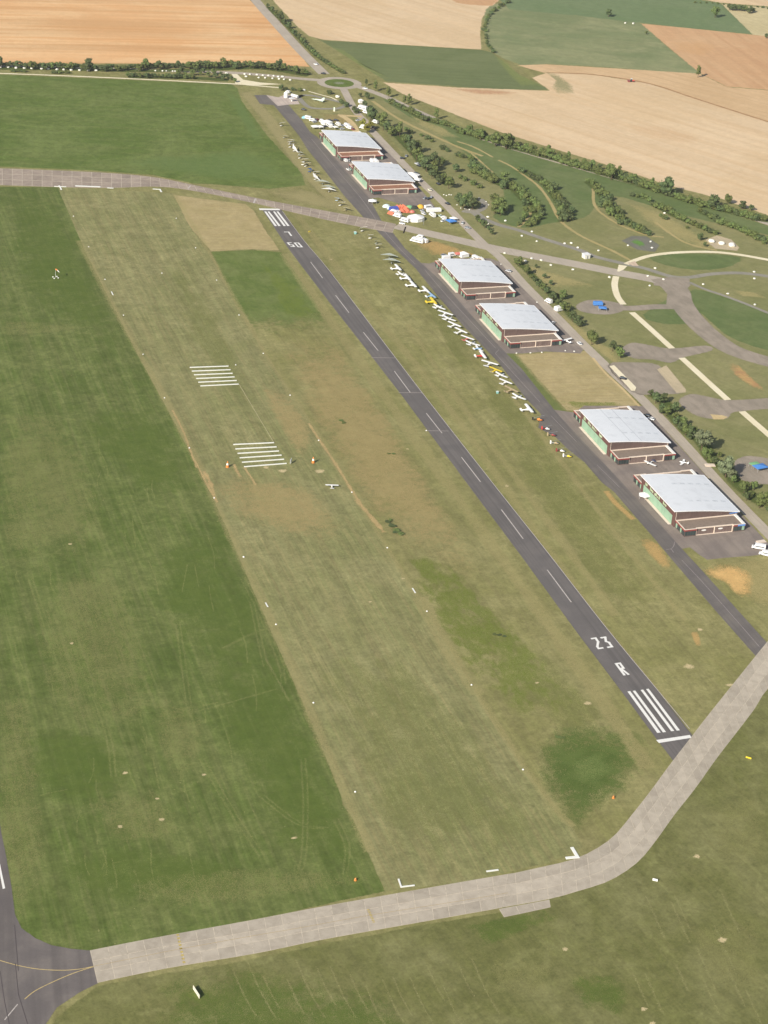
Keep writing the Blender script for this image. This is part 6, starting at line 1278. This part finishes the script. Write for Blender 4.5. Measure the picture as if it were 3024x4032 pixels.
# ================================================================== airfield markers
PAN = flat_mat('white_ground_panel', (.78, .79, .74), .8, .1, .04, 1, raw=True)
def ground_panel(a, b, wd, h=.25, name='ground_panel', label=None, group=None, mat=None, z0=.1):
    d = (b-a); d.z = 0; n = Vector((-d.y, d.x, 0)).normalized()*wd/2
    o = MB().prism([((a+n).x, (a+n).y), ((a-n).x, (a-n).y), ((b-n).x, (b-n).y), ((b+n).x, (b+n).y)][::1], z0, z0+h).build(name, mat or PAN)
    return tag(o, label, 'ground marker', group)
for (x0, y0, x1, y1), (u0, v0, u1, v1), lb, gp in (((222, 148, 452, 140), (285, 258, 512, 247), 'long white bar of the first set laid across the grass strip', 'white bars of the first set'), ((480, 606, 722, 595), (545, 738, 797, 718), 'long white bar of the set beside the orange pylons', 'white bars of the second set')):
    for i in range(6):
        t_ = i/5; ground_panel(T14(x0+(u0-x0)*t_, y0+(v0-y0)*t_), T14(x1+(u1-x1)*t_, y1+(v1-y1)*t_), .75, .3, 'ground_bar', lb, gp)
pa = flat_mat('pale_line_cord', (186, 178, 140), .9, .05, .2, 1)
ground_panel(T14(515, 247), T14(720, 590), .35, .06, 'line_tape', 'thin pale tape joining the two sets of white bars', None, pa)
def corner(name, pts, wd, label, mat=None):
    root = empty(name, (pts[0].x, pts[0].y, 0), 0, label, 'ground marker')
    for a, b in zip(pts, pts[1:]):
        d = (b-a); d.z = 0; u = d.normalized()*wd/2; n = Vector((-d.y, d.x, 0)).normalized()*wd/2; a2, b2 = a-pts[0]-u, b-pts[0]+u
        MB().prism([((a2+n).x, (a2+n).y), ((a2-n).x, (a2-n).y), ((b2-n).x, (b2-n).y), ((b2+n).x, (b2+n).y)], .1, .32+.004*pts.index(a)).build('arm', mat or PAN, root)
corner('corner_marker', [T11(522, 800), T11(552, 850), T11(492, 856)], 1.25, 'big white corner marker touching the taxiway bend')
corner('corner_marker', [T10(1010, 550), T10(1025, 594), T10(1100, 585)], .6, 'thin white corner marker at the lower end of the mown strip')
ground_panel(T11(22, 934), T11(92, 925), .7, .2, 'ground_panel', 'white dashed panel on the grass beside the concrete taxiway'); 
for a, b, wd, lb in (((145, 200), (295, 206), 1.6, 'long white panel along the far taxiway edge'), ((335, 212), (372, 214), 1.2, 'short white panel along the far taxiway edge'), ((20, 203), (92, 206), 1.0, 'thin white panel at the corner of the mown strip by the far taxiway')):
    ground_panel(ZF(*a), ZF(*b), wd, .2, 'ground_panel', lb, None)
corner('corner_marker', [ZF(610, 219), ZF(648, 221), ZF(656, 235)], 1.1, 'white corner marker between far taxiway and straw patch'); corner('corner_marker', [ZF(50, 200), ZF(58, 212), ZF(62, 222)], 1.0, 'white tick marker at the far left corner of the mown strip')
def cone(P, label, group, c=None, r=.42, h=.42):
    o = MB().loft([[(r*math.cos(t), r*math.sin(t), 0) for t in [i*math.pi/5 for i in range(10)]], [(r*.25*math.cos(t), r*.25*math.sin(t), h) for t in [i*math.pi/5 for i in range(10)]]]).build('edge_marker', c or W_, None, (P[0], P[1], .08)); return tag(o, label, 'marker', group)
le, ri = 'small white cone on the left edge of the mown strip', 'small white cone on the right edge of the mown strip'
T18 = tile(0, 2000, 1300)
for t, pts, lb, gp in ((ZF, [(135, 380), (225, 562), (322, 755), (432, 968), (548, 1200)], le, 'left edge cones'), (ZF, [(745, 392), (860, 568), (985, 760), (1118, 967), (1262, 1195)], ri, 'right edge cones'), (T14, [(72, 328), (220, 625), (367, 922), (543, 1273)], le, 'left edge cones'), (T14, [(818, 312), (988, 580), (1185, 888), (1395, 1218)], ri, 'right edge cones'), (T18, [(1223, 247), (1387, 586), (1575, 980)], le, 'left edge cones'), (T15, [(665, 425), (908, 826), (1188, 1287)], ri, 'right edge cones'), (T10, [(752, 28)], le, 'left edge cones')):
    for x, y in pts: cone(t(x, y), lb, gp)
for t, x, y, lb in ((ZF, 660, 718, 'lone white cone in the middle of the mown strip'), (T14, 495, 132, 'white cone at the corner of the first set of white bars'), (T14, 1627, 522, 'cream cone beside the runway edge')): cone(t(x, y), lb, None)
for t, a, b, lb in ((ZF, (360, 828), (370, 848), 'upper white slat lying on the left edge of the mown strip'), (T18, (1334, 477), (1346, 499), 'lower white slat lying on the left edge of the mown strip'), (T15, (586, 300), (602, 326), 'white slat lying on the right edge of the mown strip')): ground_panel(t(*a), t(*b), .6, .12, 'marker_board', lb)
# upright things on the field
def pylon(P, label, group):
    root = empty('marker_pylon', (P[0], P[1], .05), 0, label, 'pylon', group)
    rg = lambda z, r: [(r*math.cos(t), r*math.sin(t), z) for t in [i*math.pi/6 for i in range(12)]]
    MB().loft([rg(0, .85), rg(1.3, .62)]).build('lower_band', ORG, root); MB().loft([rg(1.3, .62), rg(2.3, .42)]).build('white_band', W_, root); MB().loft([rg(2.3, .42), rg(3.3, .12)]).build('tip', ORG, root)
for x, y in ((446, 738), (955, 712)): pylon(T14(x, y), 'orange and white pylon beside the second set of white bars', 'orange pylons')
root = empty('sign_board', T14(822, 716).to_tuple(), rd(60), 'white sign board between the orange pylons', 'sign'); MB().box(-1.3, 1.3, -.08, .08, .5, 2.6).build('panel', W_, root)
for x in (-1, 1): MB().tube((x, 0, 0), (x, 0, .6), .06, k=6).build('post', SILV, root)
root = empty('windsock', tile(0, 1000, 900)(404, 172).to_tuple(), rd(-35), 'orange and white windsock on a mast in the green field', 'windsock')
MB().tube((0, 0, 0), (0, 0, 5.8), .09, .06, 8).build('mast', W_, root)
MB().tube((.1, 0, 5.7), (1.3, 0, 5.1), .42, .34, 10).build('orange_sleeve', ORG, root); MB().tube((1.3, 0, 5.1), (2.6, 0, 4.0), .34, .18, 10).build('white_sleeve', W_, root)
for a_ in range(4): MB().box(1.8*math.cos(a_*1.57)-.35, 1.8*math.cos(a_*1.57)+.35, 1.8*math.sin(a_*1.57)-.35, 1.8*math.sin(a_*1.57)+.35, 0, .4).build('footing', W_, root)
def board(P, az, L, h, c, label):
    root = empty('sign_board', (P[0], P[1], .05), az, label, 'sign'); MB().box(-L/2, L/2, -.1, .1, .1, h).build('panel', c, root)
    for x in (-L/2+.3, L/2-.3): MB().box(x-.08, x+.08, -.12, .12, 0, .1).build('foot', GREY, root)
a, b = T9(1262, 1318), T9(1303, 1382); board((a+b)/2, math.atan2((b-a).y, (b-a).x), (b-a).length, 1.5, CREAMP, 'cream sign board standing on the grass below the concrete taxiway')
board(T11(1002, 988), rd(-35), 1.9, 1.0, W_, 'small white sign board right of the taxiway bend')
board(T11(1545, 276), rd(-40), 2.3, .7, YEL, 'small yellow sign board beyond the end of the runway'); board(ZF(1535, 474), rd(20), 1.6, .8, YEL, 'small yellow sign board beside the far runway end')
pylon_s = lambda P, lb: tag(MB().loft([[(r_*math.cos(t), r_*math.sin(t), z_) for t in [i*math.pi/5 for i in range(10)]] for z_, r_ in ((0, .55), (.8, .3), (1.1, .1))]).build('field_marker', ORG, None, (P[0], P[1], .05)), lb, 'marker')
pylon_s(T11(760, 506), 'small orange cone in the verge beside the dark green hollow'); pylon_s(T10(753, 553), 'small orange cone on the green field near the concrete taxiway')
for x, y, c, lb in ((120, 968, TEAL, 'teal lidded bin on the grass beside the aircraft row'),): 
    root = empty('bin', P3(150, 990).to_tuple(), 0, lb, 'bin'); MB().loft([[(s*a_, s*b_, z_) for a_, b_ in ((-1, -1), (1, -1), (1, 1), (-1, 1))] for z_, s in ((.05, .45), (1.2, .62))]).build('body', c, root); MB().box(-.66, .66, -.66, .66, 1.2, 1.32).build('lid', CP, root)
root = empty('bin', TL(233, 525).to_tuple(), 0, 'teal bin on the grass near the taxiway crossing', 'bin'); MB().loft([[(s*a_, s*b_, z_) for a_, b_ in ((-1, -1), (1, -1), (1, 1), (-1, 1))] for z_, s in ((.05, .55), (1.5, .75))]).build('body', TEAL, root); MB().box(-.78, .78, -.78, .78, 1.5, 1.62).build('lid', CP, root)
root = empty('tractor', T13(934, 437).to_tuple(), rd(-20), 'red tractor working at the furrow in the pale stubble field', 'tractor')
MB().box(-.2, 2.0, -.5, .5, .8, 1.6).build('bonnet', RED, root); MB().box(-1.6, -.2, -.7, .7, .9, 2.7).build('cab', CANOPY, root); MB().box(-1.7, -.1, -.8, .8, 2.7, 2.85).build('cab_roof', W_, root); MB().box(-4.2, -2.2, -2.2, 2.2, .5, 1.0).build('harrow', DRED, root)
for x, y, r_ in ((-1.0, .95, .85), (-1.0, -.95, .85), (1.4, .75, .5), (1.4, -.75, .5)): MB().tube((x, y-.22, r_), (x, y+.22, r_), r_, k=14).build('wheel', TYRE, root)
for x, y, lb, c in ((570, 420, 'white car on the main road before the roundabout', W_), (618, 480, 'dark car entering the roundabout', BLK), (893, 577, 'white car leaving the roundabout', W_), (1180, 718, 'white car on the road beside the long hedge', W_)): car(T12(x, y, .5), rd(130) if x < 700 else rd(-30), c, lb)
for x, y, r_ in ((940, 128, 1.5), (897, 125, 1.2)): boulder(T13(x, y), r_, 'pale wrapped bale at the edge of the far meadow', 'bales at the far meadow')
# ================================================================== the air
hz = bpy.data.materials.new('haze_air'); hz.use_nodes = True; hn = hz.node_tree
hn.nodes.remove(hn.nodes['Principled BSDF'])
pv = hn.nodes.new('ShaderNodeVolumePrincipled'); pv.inputs['Density'].default_value = 0.00005; pv.inputs['Color'].default_value = (1.0, .99, .96, 1); pv.inputs['Anisotropy'].default_value = 0.2
hn.links.new(pv.outputs[0], hn.nodes['Material Output'].inputs['Volume'])
tag(MB().box(-4600, 5600, -2600, 9100, -1.0, 446).build('haze', hz), kind='stuff')
